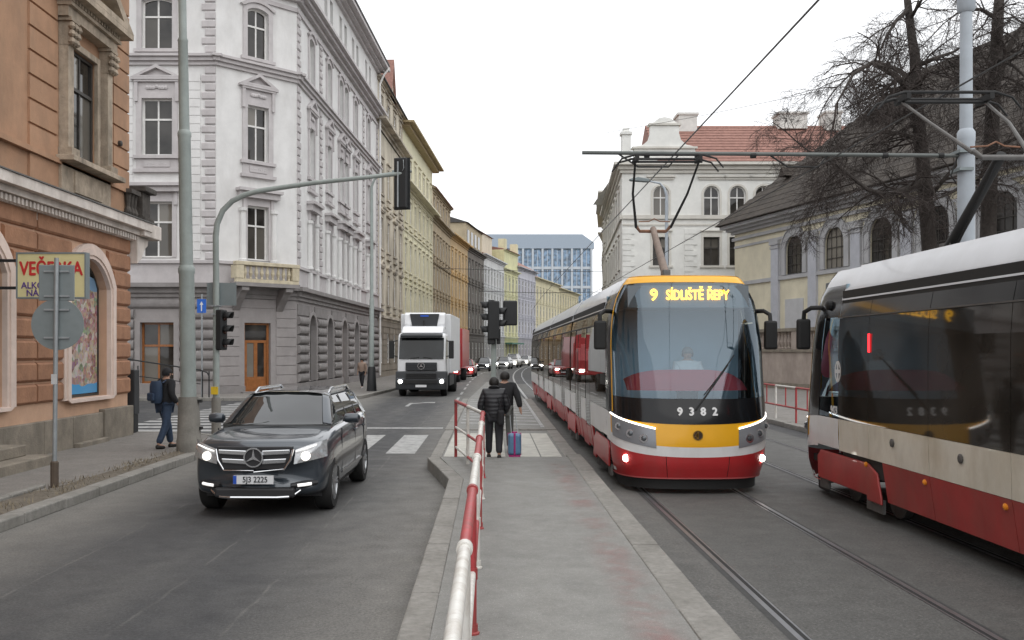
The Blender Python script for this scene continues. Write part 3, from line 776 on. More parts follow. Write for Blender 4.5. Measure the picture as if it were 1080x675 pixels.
def ops_for(cs, w):
    o = []
    for c in cs:
        for z, h, r in ROWS: o.append((round(c - w/2, 4), z, w, h, r))
    return o
sideC = [31 - 19.9, 31 - 15.85]; chC = [WC / 2]; mnC = [3.15, 7.45, 10.85, 12.45, 15.65, 20.5]
oS = ops_for(sideC, 1.45); oC = ops_for(chC, 1.15); oM = ops_for(mnC, 1.1)
aM = [(round(c + q - .4, 4), 21.0, .8, 1.9, 0) for c in (3.15, 7.45, 11.65, 15.65, 20.5) for q in (-.75, .75)]
aS = [(round(c - .5, 4), 21.0, 1.0, 1.9, 0) for c in sideC]; aC = [(round(WC/2 - .5, 4), 21.0, 1.0, 1.9, 0)]
gS = [(round(c - .8, 4), .62, 1.6, 2.9, 0) for c in sideC]
gC = [(round(WC/2 - .72, 4), .14, 1.44, 3.4, 0)]
gM = [(round(c - .8, 4), .55 if i != 2 else .14, 1.6, 3.55 if i != 2 else 3.96, .8) for i, c in enumerate((3.15, 7.45, 11.65, 15.65, 20.5))]
BH = 5.0
for k, (fr, W, o1, o2) in enumerate(((FS, WS, oS + aS, gS), (FC, WC, oC + aC, gC), (FM, WMn, oM + aM, gM))):
    mb = MB(); wall_with_openings(mb, 0, W, BH, EAVE, o1, .25); mb.build('wall', W_wall, wb, fr=fr)
    mb = MB(); wall_with_openings(mb, 0, W, 0, BH, o2, .3); mb.build('ground_floor_wall', W_base2, wb, fr=fr)
    e = .004 * k
    profile_band(MB(), 0, W, [(4.72 + e, 4.92 + e, .10), (4.92 + e, 5.18 + e, .2), (5.18 + e, 5.38 + e, .42)]).build('ground_cornice', W_base, wb, fr=fr)
    profile_band(MB(), 0, W, [(5.40 + e, 6.32 + e, .05), (6.32 + e, 6.46 + e, .16)]).build('string_course', W_trim, wb, fr=fr)
    profile_band(MB(), 0, W, [(15.72 + e, 15.9 + e, .12), (15.9 + e, 16.08 + e, .24), (16.08 + e, 16.2 + e, .36)]).build('string_course', W_trim, wb, fr=fr)
    profile_band(MB(), 0, W, [(19.3 + e, 19.5 + e, .1), (19.8 + e, 20.0 + e, .25), (20.0 + e, 20.2 + e, .5), (20.2 + e, 20.38 + e, .72)]).build('main_cornice', W_trim, wb, fr=fr)
    profile_band(MB(), 0, W, [(23.35 + e, 23.55 + e, .2), (23.55 + e, 23.72 + e, .5), (23.72 + e, 23.95 + e, .85)]).build('eave', W_trim, wb, fr=fr)
    MB().box(-.3, W + .3, -.9, .6, 23.96 + e, 24.1 + e).build('gutter', R_slate, wb, fr=fr)
# body behind the facades and roof
b0 = [(-31, 62), (-31, 45.35), (Ac[0] - .15, 45.35), (Bc[0] - .35, 48.2), (FAC[1][0] - .3, 72.55), (FAC[1][0] - 14, 73.2)]
bl = [(x - Bc[0], y - Bc[1]) for x, y in b0]
MB().prism(bl, .05, 23.9, 'z').build('core', W_wall, wb)
rt = MB(); n0 = len(bl); cen = Vector((sum(p[0] for p in bl) / n0, sum(p[1] for p in bl) / n0))
lo = [(p[0] + (p[0] - cen.x) * .03, p[1] + (p[1] - cen.y) * .03, 24.05) for p in bl]; hi = [(p[0] + (cen.x - p[0]) * .45, p[1] + (cen.y - p[1]) * .45, 27.5) for p in bl]
for i in range(n0): rt.quad(lo[i], lo[(i+1) % n0], hi[(i+1) % n0], hi[i])
rt.quad(*hi).quad(*lo); rt.build('roof', R_slate, wb)
Gw = Mglass('corner_house_glass', (.036, .033, .030), 1.52, .02, wav=.05, curtain=.45)
def dress(fr, c, w, style):
    for i, (z, h, r) in enumerate(ROWS):
        wd = window(wb, fr, c - w/2, z, w, h, r, .25, M_wframe, Gw, (1, 2 if False else 1), .085, True, .64)
        if i == 1:
            sub(wd, ('wb2', round(w, 2)), lambda: surround_mesh(w, h, 0, .26, .07, True, .62, True, .5, .5), W_trim, 'surround')
            def orn():
                m = MB()
                for q in range(7): m.lathe([(.02, 0), (.075, .02), (.05, .06)], (w * (.2 + .1 * q), -.1, -.42 + .03 * (q % 2)), 6, 'y')
                return m
            def orn2():
                m = MB()
                for q in range(7): m.lathe([(.02, 0), (.10, .03), (.05, .07)], (w * (.2 + .1 * q), -.14, h + .5 + (.05 if q == 3 else 0)), 6, 'y')
                return m
            sub(wd, ('wbo', round(w, 2)), orn, W_trim, 'relief'); sub(wd, ('wbo2', round(w, 2)), orn2, W_trim, 'relief')
        elif i == 0: sub(wd, ('wb1', round(w, 2)), lambda: surround_mesh(w, h, 0, .20, .06, False, None, True, .35), W_trim, 'surround')
        else:
            def mk3():
                m = surround_mesh(w, h, r, .24, .06, True); out = arch_pts(w, h, r)
                m.prism(inset(out, -.40)[2:] + inset(out, -.25)[:1:-1], -.14, .02); return m
            sub(wd, ('wb3', round(w, 2)), mk3, W_trim, 'surround')
for c in sideC: dress(FS, c, 1.45, 0)
for c in chC: dress(FC, c, 1.15, 1)
for c in mnC: dress(FM, c, 1.1, 2)
for fr, lst in ((FS, aS), (FC, aC), (FM, aM)):
    for (x, z, w, h, r) in lst: window(wb, fr, x, z, w, h, 0, .25, M_wframe, Gw, (1, 0), .08, False)
# ionic half columns between the first floor windows of the street front
cm = MB().lathe([(.2, 0), (.2, .1), (.155, .14), (.135, 2.35), (.15, 2.4), (.2, 2.45), (.2, 2.6)], (0, 0, 0), 10).mesh('half_column', W_wall)
for c in mnC:
    for s_ in (-.78, .78):
        put('half_column', cm, wb, FM.pt(c + s_, -.1, 6.5), FM.rz)
    MB().box(c - 1.0, c + 1.0, -.32, .02, 9.62, 9.95).box(c - 1.1, c + 1.1, -.48, .02, 9.955, 10.1).build('entablature', W_trim, wb, fr=FM)
for s_ in (-.85, .85): put('half_column', cm, wb, FC.pt(WC/2 + s_, -.1, 6.5), FC.rz)
MB().box(WC/2 - 1.1, WC/2 + 1.1, -.3, .02, 9.62, 9.9).box(WC/2 - 1.2, WC/2 + 1.2, -.45, .02, 9.905, 10.05).build('entablature', W_trim, wb, fr=FC)
for c in sideC: MB().box(c - 1.1, c + 1.1, -.3, .02, 9.7, 9.95).box(c - 1.2, c + 1.2, -.45, .02, 9.955, 10.1).build('entablature', W_trim, wb, fr=FS)
for c in mnC:
    for s_ in (-.78, .78): put('pedestal', MB().box(-.24, .24, -.16, .02, 0, .86).mesh('pedestal', W_wall), wb, FM.pt(c + s_, -.05, 5.44), FM.rz)
# quoin stones
def quoins(fr, x, right, z0=5.55 + .95, z1=15.6, W=None):
    z = z0; k = 0
    while z < z1:
        w = .66 if k % 2 else .5; key = ('q', w)
        if key not in BLK: BLK[key] = block(w, .36, .07).mesh('quoin_stone', W_trim)
        put('quoin_stone', BLK[key], wb, fr.pt(x - w if right else x, -.002, z), fr.rz); z += .4; k += 1
quoins(FS, WS - .02, True); quoins(FS, WS - .02, True, 16.3, 19.2); quoins(FM, .02, False); quoins(FM, .02, False, 16.3, 19.2)
quoins(FM, 5.0, False); quoins(FM, 18.2, False); quoins(FM, 5.0, False, 16.3, 19.2); quoins(FM, 18.2, False, 16.3, 19.2); quoins(FM, WMn - .7, False); quoins(FM, WMn - .7, False, 16.3, 19.2)
# fine ashlar grooves on the side front
for k in range(24):
    z = 6.55 + k * .4
    if z > 15.3: break
    for a, b in ((31 - 18.1, 31 - 17.0), (31 - 14.7, WS - .75)):
        MB().box(a, b, -.035, .005, z, z + .37).build('plaster_course', W_wall, wb, fr=FS)
# ground floor: bulging cushion courses on side and street fronts, flat courses on the chamfer
def cushion(w, h, p):
    pr = [(0, 0), (-p * .5, .03), (-p * .85, h * .2), (-p, h * .42), (-p, h * .58), (-p * .85, h * .8), (-p * .5, h - .03), (0, h)]
    return MB().prism(pr, .01, w - .01, 'x')
place_blocks(wb, FS, [(31 - 23, WS - .05)], .75, 8, .49, gS, W_base, .15, name='cushion_course', gap=.28, mk=cushion)
place_blocks(wb, FM, [(.05, WMn - .05)], .55, 7, .49, gM, W_base, .20, name='cushion_stone', gap=.30, maxw=1.5, mk=cushion)
place_blocks(wb, FM, [(.05, WMn - .05)], 4.0, 1, .6, gM, W_base, .07, name='flat_course', gap=.3, mk=course)
place_blocks(wb, FC, [(.05, WC - .05)], .5, 9, .47, gC, W_base2, .03, name='flat_course', gap=.3, mk=course, hgap=.03)
for k, (fr, W) in enumerate(((FS, WS), (FC, WC), (FM, WMn))):
    if k == 1:
        MB().box(0, WC/2 - .76, -.16, .02, 0, .46).build('plinth', W_base, wb, fr=fr); MB().box(WC/2 + .76, WC, -.16, .02, 0, .46).build('plinth', W_base, wb, fr=fr)
    elif k == 0: MB().box(0, W, -.2, .02, 0, .6).build('plinth', W_base, wb, fr=fr)
    else:
        for a, b in ((0, 10.8), (12.5, W)): MB().box(a, b, -.2, .02, 0, .52).build('plinth', W_base, wb, fr=fr)
for (x, z, w, h, r) in gS:
    wd = window(wb, FS, x, z, w, h, 0, .3, M_wood, Gw, (1, 1), .1, True, .62)
    sub(wd, ('gs',), lambda: MB().ring([(-.26, -.14), (w + .26, -.14), (w + .26, h + .2), (-.26, h + .2)], [(0, 0), (w, 0), (w, h), (0, h)], -.07, .02), W_base2, 'surround')
for i, (x, z, w, h, r) in enumerate(gM):
    wd = window(wb, FM, x, z, w, h, r, .3, M_dframe if i != 2 else M_wood, Gw, (1, 1), .1, False, .6)
    sub(wd, ('gm', i == 2), lambda: MB().ring([(p[0], max(p[1], 0)) for p in inset(arch_pts(w, h, r), -.2)], arch_pts(w, h, r), -.12, .02), W_base2, 'surround')
(x, z, w, h, r) = gC[0]
door = MB().ring([(0, 0), (w, 0), (w, h), (0, h)], [(.12, .01), (w - .12, .01), (w - .12, h - .1), (.12, h - .1)], .18, .28)
door.box(.12, w - .12, .2, .27, 2.42, 2.55).box(.13, w - .13, .22, .26, .01, .75).box(w/2 - .1, w/2 + .1, .21, .265, .01, 2.42).box(.12, .25, .215, .262, .75, 2.42).box(w - .25, w - .12, .215, .262, .75, 2.42)
do = door.build('door', M_wood, wb, loc=FC.pt(x, 0, z), rz=FC.rz, bevel=.01)
for a, b, c_, d in ((.25, w/2 - .1, .75, 2.42), (w/2 + .1, w - .25, .75, 2.42), (.12, w - .12, 2.55, h - .1)): MB().box(a, b, .235, .25, c_, d).build('pane', Gw, do)
for a in (.2, w/2 + .06): MB().box(a, a + w/2 - .26, .205, .225, .12, .66).build('door_panel', M_wood, do, bevel=.01)
MB().box(x - .3, x + w + .3, -.45, -.17, .0, .2).build('doorstep', W_base, wb, fr=FC)
# balcony over the door
bal = MB().box(WC/2 - 1.75, WC/2 + 1.75, -1.05, -.43, 5.25, 5.43).build('balcony', W_base, wb, fr=FC)
for s_ in (-1.2, 1.2):
    MB().prism([(-.02, 5.24), (-.98, 5.24), (-.98, 5.05), (-.75, 4.95), (-.55, 4.7), (-.3, 4.45), (-.02, 4.1)], WC/2 + s_ - .2, WC/2 + s_ + .2, 'x').build('corbel', W_base, bal, bevel=.03)
bm_ = MB().lathe([(.05, 0), (.06, .05), (.04, .1), (.10, .28), (.05, .52), (.06, .58), (.05, .64)], (0, 0, 5.6), 8).mesh('baluster', Y_stone)
for q in range(9): put('baluster', bm_, bal, (WC/2 - 1.2 + q * .3, -.9, 0))
MB().box(WC/2 - 1.7, WC/2 + 1.7, -1.02, -.78, 5.435, 5.6).build('balcony_rail', Y_stone, bal)
MB().box(WC/2 - 1.75, WC/2 + 1.75, -1.06, -.74, 6.245, 6.42).build('balcony_rail', Y_stone, bal, bevel=.02)
for s_ in (-1.52, 1.52): MB().box(WC/2 + s_ - .2, WC/2 + s_ + .2, -1.04, -.5, 5.61, 6.24).build('balcony_pier', Y_stone, bal, bevel=.015)
pp = [FM.pt(WMn - .35, -.25, z) for z in (.3, 20, 22.5)] + [FM.pt(WMn - .35, -.55, 23.2), FM.pt(WMn - .2, -.95, 23.75)]
MB().tube(pp, .08, 8).build('downpipe', M_wframe, wb, smooth=True)
# street name plate
q = MB().box(WC/2 - 1.9, WC/2 - 1.6, -.07, -.045, 3.75, 3.95).build('name_plate', M('red_enamel', (.35, .04, .04), .4), wb, fr=FC)
# ---------------------------------------------------------------- the row of houses down the left side
def PL(nm, c, dk=None, amt=.5): return M(nm, c, .9, var=.1, scale=1.0, bump=.15, dark=dk or tuple(k * .62 for k in c), dscale=.5, damt=amt)
R_red = M('red_tile_roof', (.27, .145, .118), .85, var=.25, scale=4, bump=.4, bscale=12)
def row(i, name, label, H, wall, tr, floors, nb, **k):
    a, b = FAC[i], FAC[i+1]
    return simple_building(name, label, a, b, H, 14, wall, tr, floors, nb, **k)
c_beige = PL('sooty_beige_plaster', (.58, .53, .43), (.20, .17, .135), .85); c_beigeT = PL('sooty_beige_trim', (.50, .45, .37), (.10, .085, .07), .95)
c_bb = PL('brown_sooty_base', (.27, .235, .19), (.13, .11, .09), .8)
t, W = row(1, 'town_house', 'soot-streaked beige house next to the white corner house, red dormer on top', 23.2, c_beige, c_beigeT, [(1.2, 3.6), (5.9, 8.3), (10.2, 12.6), (14.5, 16.9), (20.3, 22.2)], 4, base=c_bb, base_h=4.9, roof=R_slate, attic=3.3, ped_rows=(1, 2), arched=(0,), win_w=1.2, split=True, cornice=.8)
MB().prism([(5.4, 23.2), (7.8, 23.2), (6.6, 26.0)], -.1, 3.0, 'y').build('dormer_gable', c_beige, t)
MB().ring([(5.15, 23.1), (8.05, 23.1), (6.6, 26.5)], [(5.4, 23.1), (7.8, 23.1), (6.6, 26.05)], -.3, 3.2, 'y').build('dormer_roof', R_red, t)
c_y = PL('pale_yellow_plaster', (.70, .67, .49), (.58, .55, .40), .4); c_yT = PL('yellow_trim', (.66, .62, .47))
t, W = row(2, 'town_house', 'tall pale yellow house with deep eaves behind the hanging traffic signal', 22.8, c_y, c_yT, [(1.0, 3.6), (5.6, 8.0), (9.6, 12.2), (14.2, 16.4), (18.4, 20.4)], 7, base=PL('yellow_base', (.42, .38, .27)), base_h=4.8, roof=R_slate, attic=5.2, pil=True, cornice=.9, roof_h=4.5)
profile_band(MB(), .02, W - .02, [(22.5, 22.78, .7), (22.785, 22.95, 1.2)]).build('eave', M('brown_eave_boards', (.34, .27, .16), .8), t)
c_b = PL('brown_plaster', (.47, .39, .275), (.28, .22, .155), .6); c_bT = PL('brown_trim', (.34, .28, .2))
row(3, 'town_house', 'brown plaster house with reddish mansard between yellow and orange houses', 20.8, c_b, c_bT, [(1, 3.4), (5.6, 8.0), (9.4, 11.8), (13.2, 15.4), (18.2, 19.8)], 6, base=PL('brown_base', (.27, .23, .18)), base_h=4.8, roof=R_red, attic=3.3, roof_h=4, ped_rows=(2,), cornice=.7)
c_o = PL('ochre_plaster', (.56, .42, .25), (.42, .31, .19), .5)
row(4, 'town_house', 'ochre orange house with heavy cornice beside the dark grey house', 17.6, c_o, PL('ochre_trim', (.52, .36, .18)), [(1, 3.4), (5.6, 8.0), (9.4, 11.8), (13.2, 15.6)], 5, base=PL('ochre_base', (.33, .25, .16)), base_h=4.8, roof=R_slate, cornice=.8, roof_h=2.2, ped_rows=(2,))
c_d = PL('dark_grey_plaster', (.17, .155, .14), (.09, .08, .075), .5)
t, W = row(5, 'town_house', 'dark grey house with taller tan penthouse and bare firewall', 17.6, c_d, PL('dark_trim', (.13, .12, .11)), [(1, 3.4), (5.6, 8.0), (9.4, 11.8), (13.2, 15.6)], 5, base=PL('dark_base', (.13, .12, .11)), base_h=4.8, roof=None, cornice=.6)
c_tan = PL('tan_firewall', (.47, .40, .28))
MB().box(.1, W - .1, .3, 13.9, 17.65, 21.3).build('penthouse', c_tan, t); MB().prism([(-.1, 21.31), (7, 23.6), (14.2, 21.31)], -.1, W + .1, 'x').build('roof', R_slate, t)
for k in range(4): MB().box(1.2 + k * 3.2, 2.9 + k * 3.2, .24, .35, 18.4, 20.4).build('window', G_far, t)
c_w = PL('cool_white_plaster', (.62, .63, .63))
t, W = row(6, 'town_house', 'cool white house with cream firewall gable beside the dark grey house', 18.1, c_w, PL('cool_trim', (.52, .53, .54)), [(1, 3.4), (5.6, 8.0), (9.4, 11.8), (13.4, 15.8)], 7, base=PL('cool_base', (.35, .35, .35)), base_h=4.8, roof=R_red, roof_h=2.5, cornice=.6)
MB().box(-.3, W * .92, 2.0, 13, 18.2, 22.6).build('attic_storey', PL('cream_firewall', (.62, .56, .45)), t); MB().prism([(1.7, 22.62), (13.3, 22.62), (7.5, 24.6)], -.5, W * .94, 'x').build('attic_roof', R_red, t)
t, W = row(7, 'town_house', 'lime yellow house with stepped parapet further down the row', 20.8, PL('lime_plaster', (.63, .62, .38)), PL('lime_trim', (.58, .57, .38)), [(1, 3.4), (5.6, 8.0), (9.4, 11.8), (13.4, 15.8)], 4, base=PL('lime_base', (.38, .38, .2)), base_h=4.8, roof=R_red, roof_h=1.5, cornice=.6, attic=3.5)
for x in (.2, W - 1.7): MB().box(x, x + 1.5, -.1, 1.2, 20.87, 22.8).build('parapet_pier', PL('cream_parapet', (.62, .58, .40)), t)
MB().box(.6, W - .6, -1.4, -.05, 3.4, 3.7).build('awning', M('green_awning', (.07, .16, .12), .8), t)
row(8, 'town_house', 'lavender grey house with red roof at the bend of the street', 18.6, PL('lavender_plaster', (.50, .50, .55)), PL('lavender_trim', (.42, .42, .46)), [(1, 3.4), (5.6, 8.0), (9.4, 11.8), (13.6, 16.0)], 6, base=PL('lavender_base', (.33, .32, .34)), base_h=4.8, roof=R_red, roof_h=4, cornice=.7)
row(9, 'town_house', 'cream house in the bend below the glass office block', 17.6, PL('cream_plaster', (.63, .58, .40)), PL('cream_trim', (.55, .51, .37)), [(1, 3.4), (5.6, 8.0), (9.4, 11.8), (13.2, 15.4)], 8, base=PL('cream_base', (.40, .37, .28)), base_h=4.8, roof=R_red, roof_h=3, cornice=.8)
row(10, 'town_house', 'last cream house of the row before the glass office block', 17.0, PL('cream_plaster2', (.60, .54, .36)), PL('cream_trim2', (.52, .48, .33)), [(1, 3.4), (5.6, 8.0), (9.4, 11.8), (13.2, 15.4)], 8, base=PL('cream_base2', (.40, .37, .28)), base_h=4.8, roof=R_red, roof_h=3, cornice=.8)

# glass office block closing the view
gd = 360
gb = thing('office_block', 'blue glass office block with pale grid closing the end of the street', 'building', (px(500, gd), gd, 0))
GW = (px(628, gd) - px(500, gd)); GH = pz(247, gd)
M_grid = M('haze_paled_grid', (.50, .54, .58), .7, var=.05)  # grid and panes lightened: distance haze is put into their colour
MB().box(0, GW - 1.5, .45, 20, 0, GH - 5.5).build('core', Mglass('office_core', (.08, .13, .18), 1.5, .1), gb)
MB().prism([(-.3, GH - 5.4), (GW - .5, GH - 5.4), (GW - .5, GH - 3.2), (GW - 5, GH), (-.3, GH)], 0, 20, 'y').build('roof_screen', M('blue_grey_cladding', (.33, .39, .46), .5, var=.05), gb)
n = 12; cw = (GW - 1.5) / n; gm = Mglass('office_pane', (.13, .21, .31), 1.7, .03)
pm_ = MB().box(.5, cw - .5, .3, .4, 0, 6.2).mesh('pane', gm); pw = MB().box(cw*.5 - .1, cw*.5 + .1, .2, .32, 0, 6.2).mesh('glazing_bar', M_grid)
for r in range(7):
    z = GH - 5.5 - 7.3 * (r + 1)
    for k in range(n):
        o = put('pane', pm_, gb, (k * cw, 0, z + .5)); put('glazing_bar', pw, o)
    MB().box(0, GW - 1.5, 0, .44, z - .5, z + .5).build('floor_band', M_grid, gb)
for k in range(n + 1): MB().box(k * cw - .38, k * cw + .38, -.3, .43, 0, GH - 5.5).build('column', M_grid, gb)

# ---------------------------------------------------------------- right side: white school-like corner house, two houses behind it
c_s = PL('chalk_white_plaster', (.74, .74, .71), (.64, .63, .59), .35); c_sT = PL('chalk_trim', (.62, .60, .55), (.48, .46, .42), .4)
RD = 70; RX = px(656, RD)
rb = thing('corner_house', 'white house with curved gable and red tiled roof behind the oncoming tram', 'building', (RX, RD, 0))
RWd = 24; RH = pz(172, RD)
cs = [px(x, RD) - RX for x in (697, 750.5, 778, 805, 832, 859)]
ro = []
for c in cs:
    ro += [(round(c - .6, 3), 12.0 + .1, 1.2, 2.25, .6), (round(c - .6, 3), pz(280, RD), 1.2, 2.1, 0), (round(c - .6, 3), 4.6, 1.2, 2.0, 0), (round(c - .6, 3), 1.2, 1.2, 2.0, 0)]
mb = MB(); wall_with_openings(mb, 0, RWd, 0, RH, ro, .25)
mb.quad((RWd, 0, 0), (RWd, 20, 0), (RWd, 20, RH), (RWd, 0, RH)).quad((0, 0, RH), (RWd, 0, RH), (RWd, 20, RH), (0, 20, RH)); mb.build('wall', c_s, rb)
for (x, z, w, h, r) in ro:
    wd = window(rb, F0, x, z, w, h, r, .25, M_dframe if not r else M_wframe, Gw, (1, 1), .09, not r, .62)
    sub(wd, ('rb', r > 0, round(h, 2)), lambda: (surround_mesh(w, h, r, .14, .05, True) if r else surround_mesh(w, h, 0, .16, .05, True, None, False, .25)), c_sT, 'surround')
    if r: sub(wd, ('rbh',), lambda: MB().box(-.45, w + .45, -.2, .02, h + .62, h + .74).box(-.35, w + .35, -.1, .02, h + .45, h + .615), c_sT, 'hood_mould')
profile_band(MB(), 0.0, RWd, [(RH - .75, RH - .5, .15), (RH - .5, RH - .2, .3), (RH - .2, RH, .6)]).build('cornice', c_sT, rb)
MB().box(0.02, RWd, -.15, .02, pz(231, RD), pz(227, RD)).build('string_course', c_sT, rb)
MB().box(0.025, RWd, -.06, .02, pz(238, RD), pz(236, RD)).build('string_course', c_sT, rb)
for a in (.02, px(722, RD) - RX):
    for k in range(18): 
        w = .9 if k % 2 else .65
        MB().box(a, a + w, -.06, .01, 4 + k * .4, 4.36 + k * .4).build('quoin_stone', c_s, rb)
SF = Frame((0, 0, 0), R(-90 + 4.3) + math.pi); # street front runs away from the corner
L2 = 26
FR2 = Frame((-math.sin(R(-4.3)) * 0 + L2 * math.sin(R(4.3)), L2 * math.cos(R(4.3)), 0), R(-90 - 4.3))
o2 = []
for k in range(7):
    for z, h in ((12.1, 2.25), (8.5, 2.1), (4.6, 2.0)): o2.append((round(1.6 + k * 3.4, 3), z, 1.2, h, 0))
mb = MB(); wall_with_openings(mb, 0, L2, 0, RH, o2, .25); mb.build('wall', c_s, rb, fr=FR2)
for (x, z, w, h, r) in o2:
    wd = window(rb, FR2, x, z, w, h, 0, .25, M_dframe, G_far, (1, 1), .09, False)
    sub(wd, ('rb', False, round(h, 2)), lambda: surround_mesh(w, h, 0, .16, .05, True, None, False, .25), c_sT, 'surround')
profile_band(MB(), 0, L2, [(RH - .74, RH - .49, .15), (RH - .49, RH - .19, .3), (RH - .19, RH + .01, .6)]).build('cornice', c_sT, rb, fr=FR2)
MB().box(0, L2, -.15, .02, pz(231, RD) + .004, pz(227, RD) + .004).build('string_course', c_sT, rb, fr=FR2)
# red roof with courses of tiles, curved gable, chimneys
rz0, rz1 = RH + .05, pz(131, RD + 5)
mb = MB(); mb.prism([(-.4, rz0), (5.5, rz1), (11.5, rz0)], 2.6, RWd + .3, 'x').build('roof', R_red, rb)
for k in range(13):
    t_ = k / 13; y0 = -.4 + 5.9 * t_; z0 = rz0 + (rz1 - rz0) * t_
    MB().box(2.6 + .0, RWd + .3, y0, y0 + .42, z0 + .02, z0 + .065).build('tile_course', R_red, rb)
g = [(.9, RH), (5.4, RH), (5.4, RH + 1.2), (4.75, RH + 1.35), (4.35, RH + 1.7), (4.2, RH + 2.2), (4.2, RH + 2.9), (3.9, RH + 3.05), (3.6, RH + 3.3), (3.15, RH + 3.4), (2.7, RH + 3.3), (2.4, RH + 3.05), (2.1, RH + 2.9), (2.1, RH + 2.2), (1.95, RH + 1.7), (1.55, RH + 1.35), (.9, RH + 1.2)]
MB().prism(g, -.05, .55, 'y').build('gable', c_s, rb)
MB().box(.75, 5.55, -.2, .6, RH + 1.05, RH + 1.195).build('gable_moulding', c_sT, rb); MB().box(1.95, 4.35, -.18, .62, RH + 2.78, RH + 2.93).build('gable_moulding', c_sT, rb)
MB().box(.0, .65, -.1, .6, RH + .01, RH + 2.1).box(-.1, .75, -.2, .7, RH + 2.105, RH + 2.3).box(.1, .55, 0, .5, RH + 2.31, RH + 2.6).build('parapet_pier', c_s, rb)
for x0, x1, y0, y1 in ((816, 845, 124, 134), (864, 880, 123, 136), (712, 731, 125, 137)):
    q = MB().box(px(x0, 76) - RX, px(x1, 76) - RX, 4.5, 6.2, pz(y1 + 6, 76), pz(y0 + 1, 76)); q.box(px(x0, 76) - RX - .12, px(x1, 76) - RX + .12, 4.4, 6.3, pz(y0 + 1, 76) + .004, pz(y0, 76) + .1); q.build('chimney', M('white_chimney', (.62, .61, .58), .9), rb)
# the next houses on the right hand side
e0 = (RX + L2 * math.sin(R(4.3)), RD + L2 * math.cos(R(4.3)))
def nxt(p, L, deg): return (p[0] + L * math.sin(R(deg)), p[1] + L * math.cos(R(deg)))
e1 = nxt(e0, 14, 5.5); e2 = nxt(e1, 22, 7); e3 = nxt(e2, 30, 10)
FACR = [(e0, e1, 'grey house with dark steep roof behind the white gabled house', 18.2, PL('stone_grey_plaster', (.50, .48, .44)), R_slate, 4, 5),
        (e1, e2, 'ochre yellow house with bracketed eaves far along the right side', 19.5, PL('ochre_yellow_plaster', (.56, .42, .15)), R_red, 6, 3.5), (e2, e3, 'pale house in the distance at the right edge of the street gap', 18.5, PL('pale_far_plaster', (.58, .52, .42)), R_red, 8, 3)]
for a, b, lab, H, wl, rf, nb, rh in FACR:
    L = math.hypot(b[0] - a[0], b[1] - a[1]); rz = math.atan2(a[1] - b[1], a[0] - b[0])
    simple_building('town_house', lab, b, a, H, 14, wl, PL('t' + wl.name, tuple(c * .85 for c in wl.diffuse_color[:3])) if False else c_sT, [(1, 3.4), (5.6, 8.0), (9.4, 11.8), (13.4, 15.8)], nb, base=None, roof=rf, roof_h=rh, cornice=.8)

# ---------------------------------------------------------------- church with dark roof on its terrace, retaining wall in front
ch_a = R(14)
C_wall = PL('church_yellow_plaster', (.66, .61, .47), (.52, .48, .38), .45); C_trim = PL('church_grey_stucco', (.42, .42, .43), (.30, .30, .31), .4)
# far left corner at (16.7, 65); the wall comes towards us along this direction
CX, CY = 16.7, 65.0; cdx, cdy = math.sin(ch_a), -math.cos(ch_a); CL = 34.0
ch = thing('church', 'yellow church with arched windows and huge dark roof behind the bare trees', 'church', (CX, CY, 0), math.atan2(cdy, cdx))
CH = 10.6; bays = 6; bw_ = CL / bays
co = []
def cx_at(x):                        # wall coordinate seen in pixel column x
    k = (x - 518) / 1000.0; return (k * CY - CX) / (cdx - k * cdy)
wcs = [cx_at(x) for x in (838, 892, 950, 1003, 1057)]
sp_ = (wcs[-1] - wcs[0]) / 4; wcs = [wcs[0] + sp_ * k for k in range(6)]
print('church window spacing', sp_)
SILL = 6.95
for c in wcs: co.append((round(c - .95, 3), SILL - .1, 1.9, 2.4, .95))
c0 = cx_at(800) - (wcs[0] - cx_at(800)) * .1
mb = MB(); wall_with_openings(mb, 0, CL, 0, CH, co, .16); mb.quad((0, 0, 0), (0, 16, 0), (0, 16, CH), (0, 0, CH)).quad((CL, 0, 0), (CL, 16, 0), (CL, 16, CH), (CL, 0, CH)).quad((0, 0, CH), (CL, 0, CH), (CL, 16, CH), (0, 16, CH)); mb.build('wall', C_wall, ch)
for (x, z, w, h, r) in co:
    wd = window(ch, F0, x, z, w, h, r, .16, M_dframe, G_win, (3, 3), .04, False)
    sub(wd, ('ch',), lambda: MB().ring([(p[0], max(p[1], 0)) for p in inset(arch_pts(w, h, r), -.42)], inset(arch_pts(w, h, r), -.0), -.10, .02).ring([(p[0], max(p[1], 0.01)) for p in inset(arch_pts(w, h, r), -.5)], [(p[0], max(p[1], 0.01)) for p in inset(arch_pts(w, h, r), -.425)], -.15, .02), C_trim, 'surround')
MB().box(0.0, CL, -.12, .02, SILL - .36, SILL - .12).build('sill_course', C_trim, ch)
profile_band(MB(), 0, CL, [(CH - .95, CH - .75, .15), (CH - .5, CH - .3, .2), (CH - .3, CH - .12, .45), (CH - .12, CH + .1, .75)]).build('cornice', C_trim, ch)
MB().box(.01, CL, -.06, .02, CH - 1.45, CH - 1.3).build('architrave', C_trim, ch)
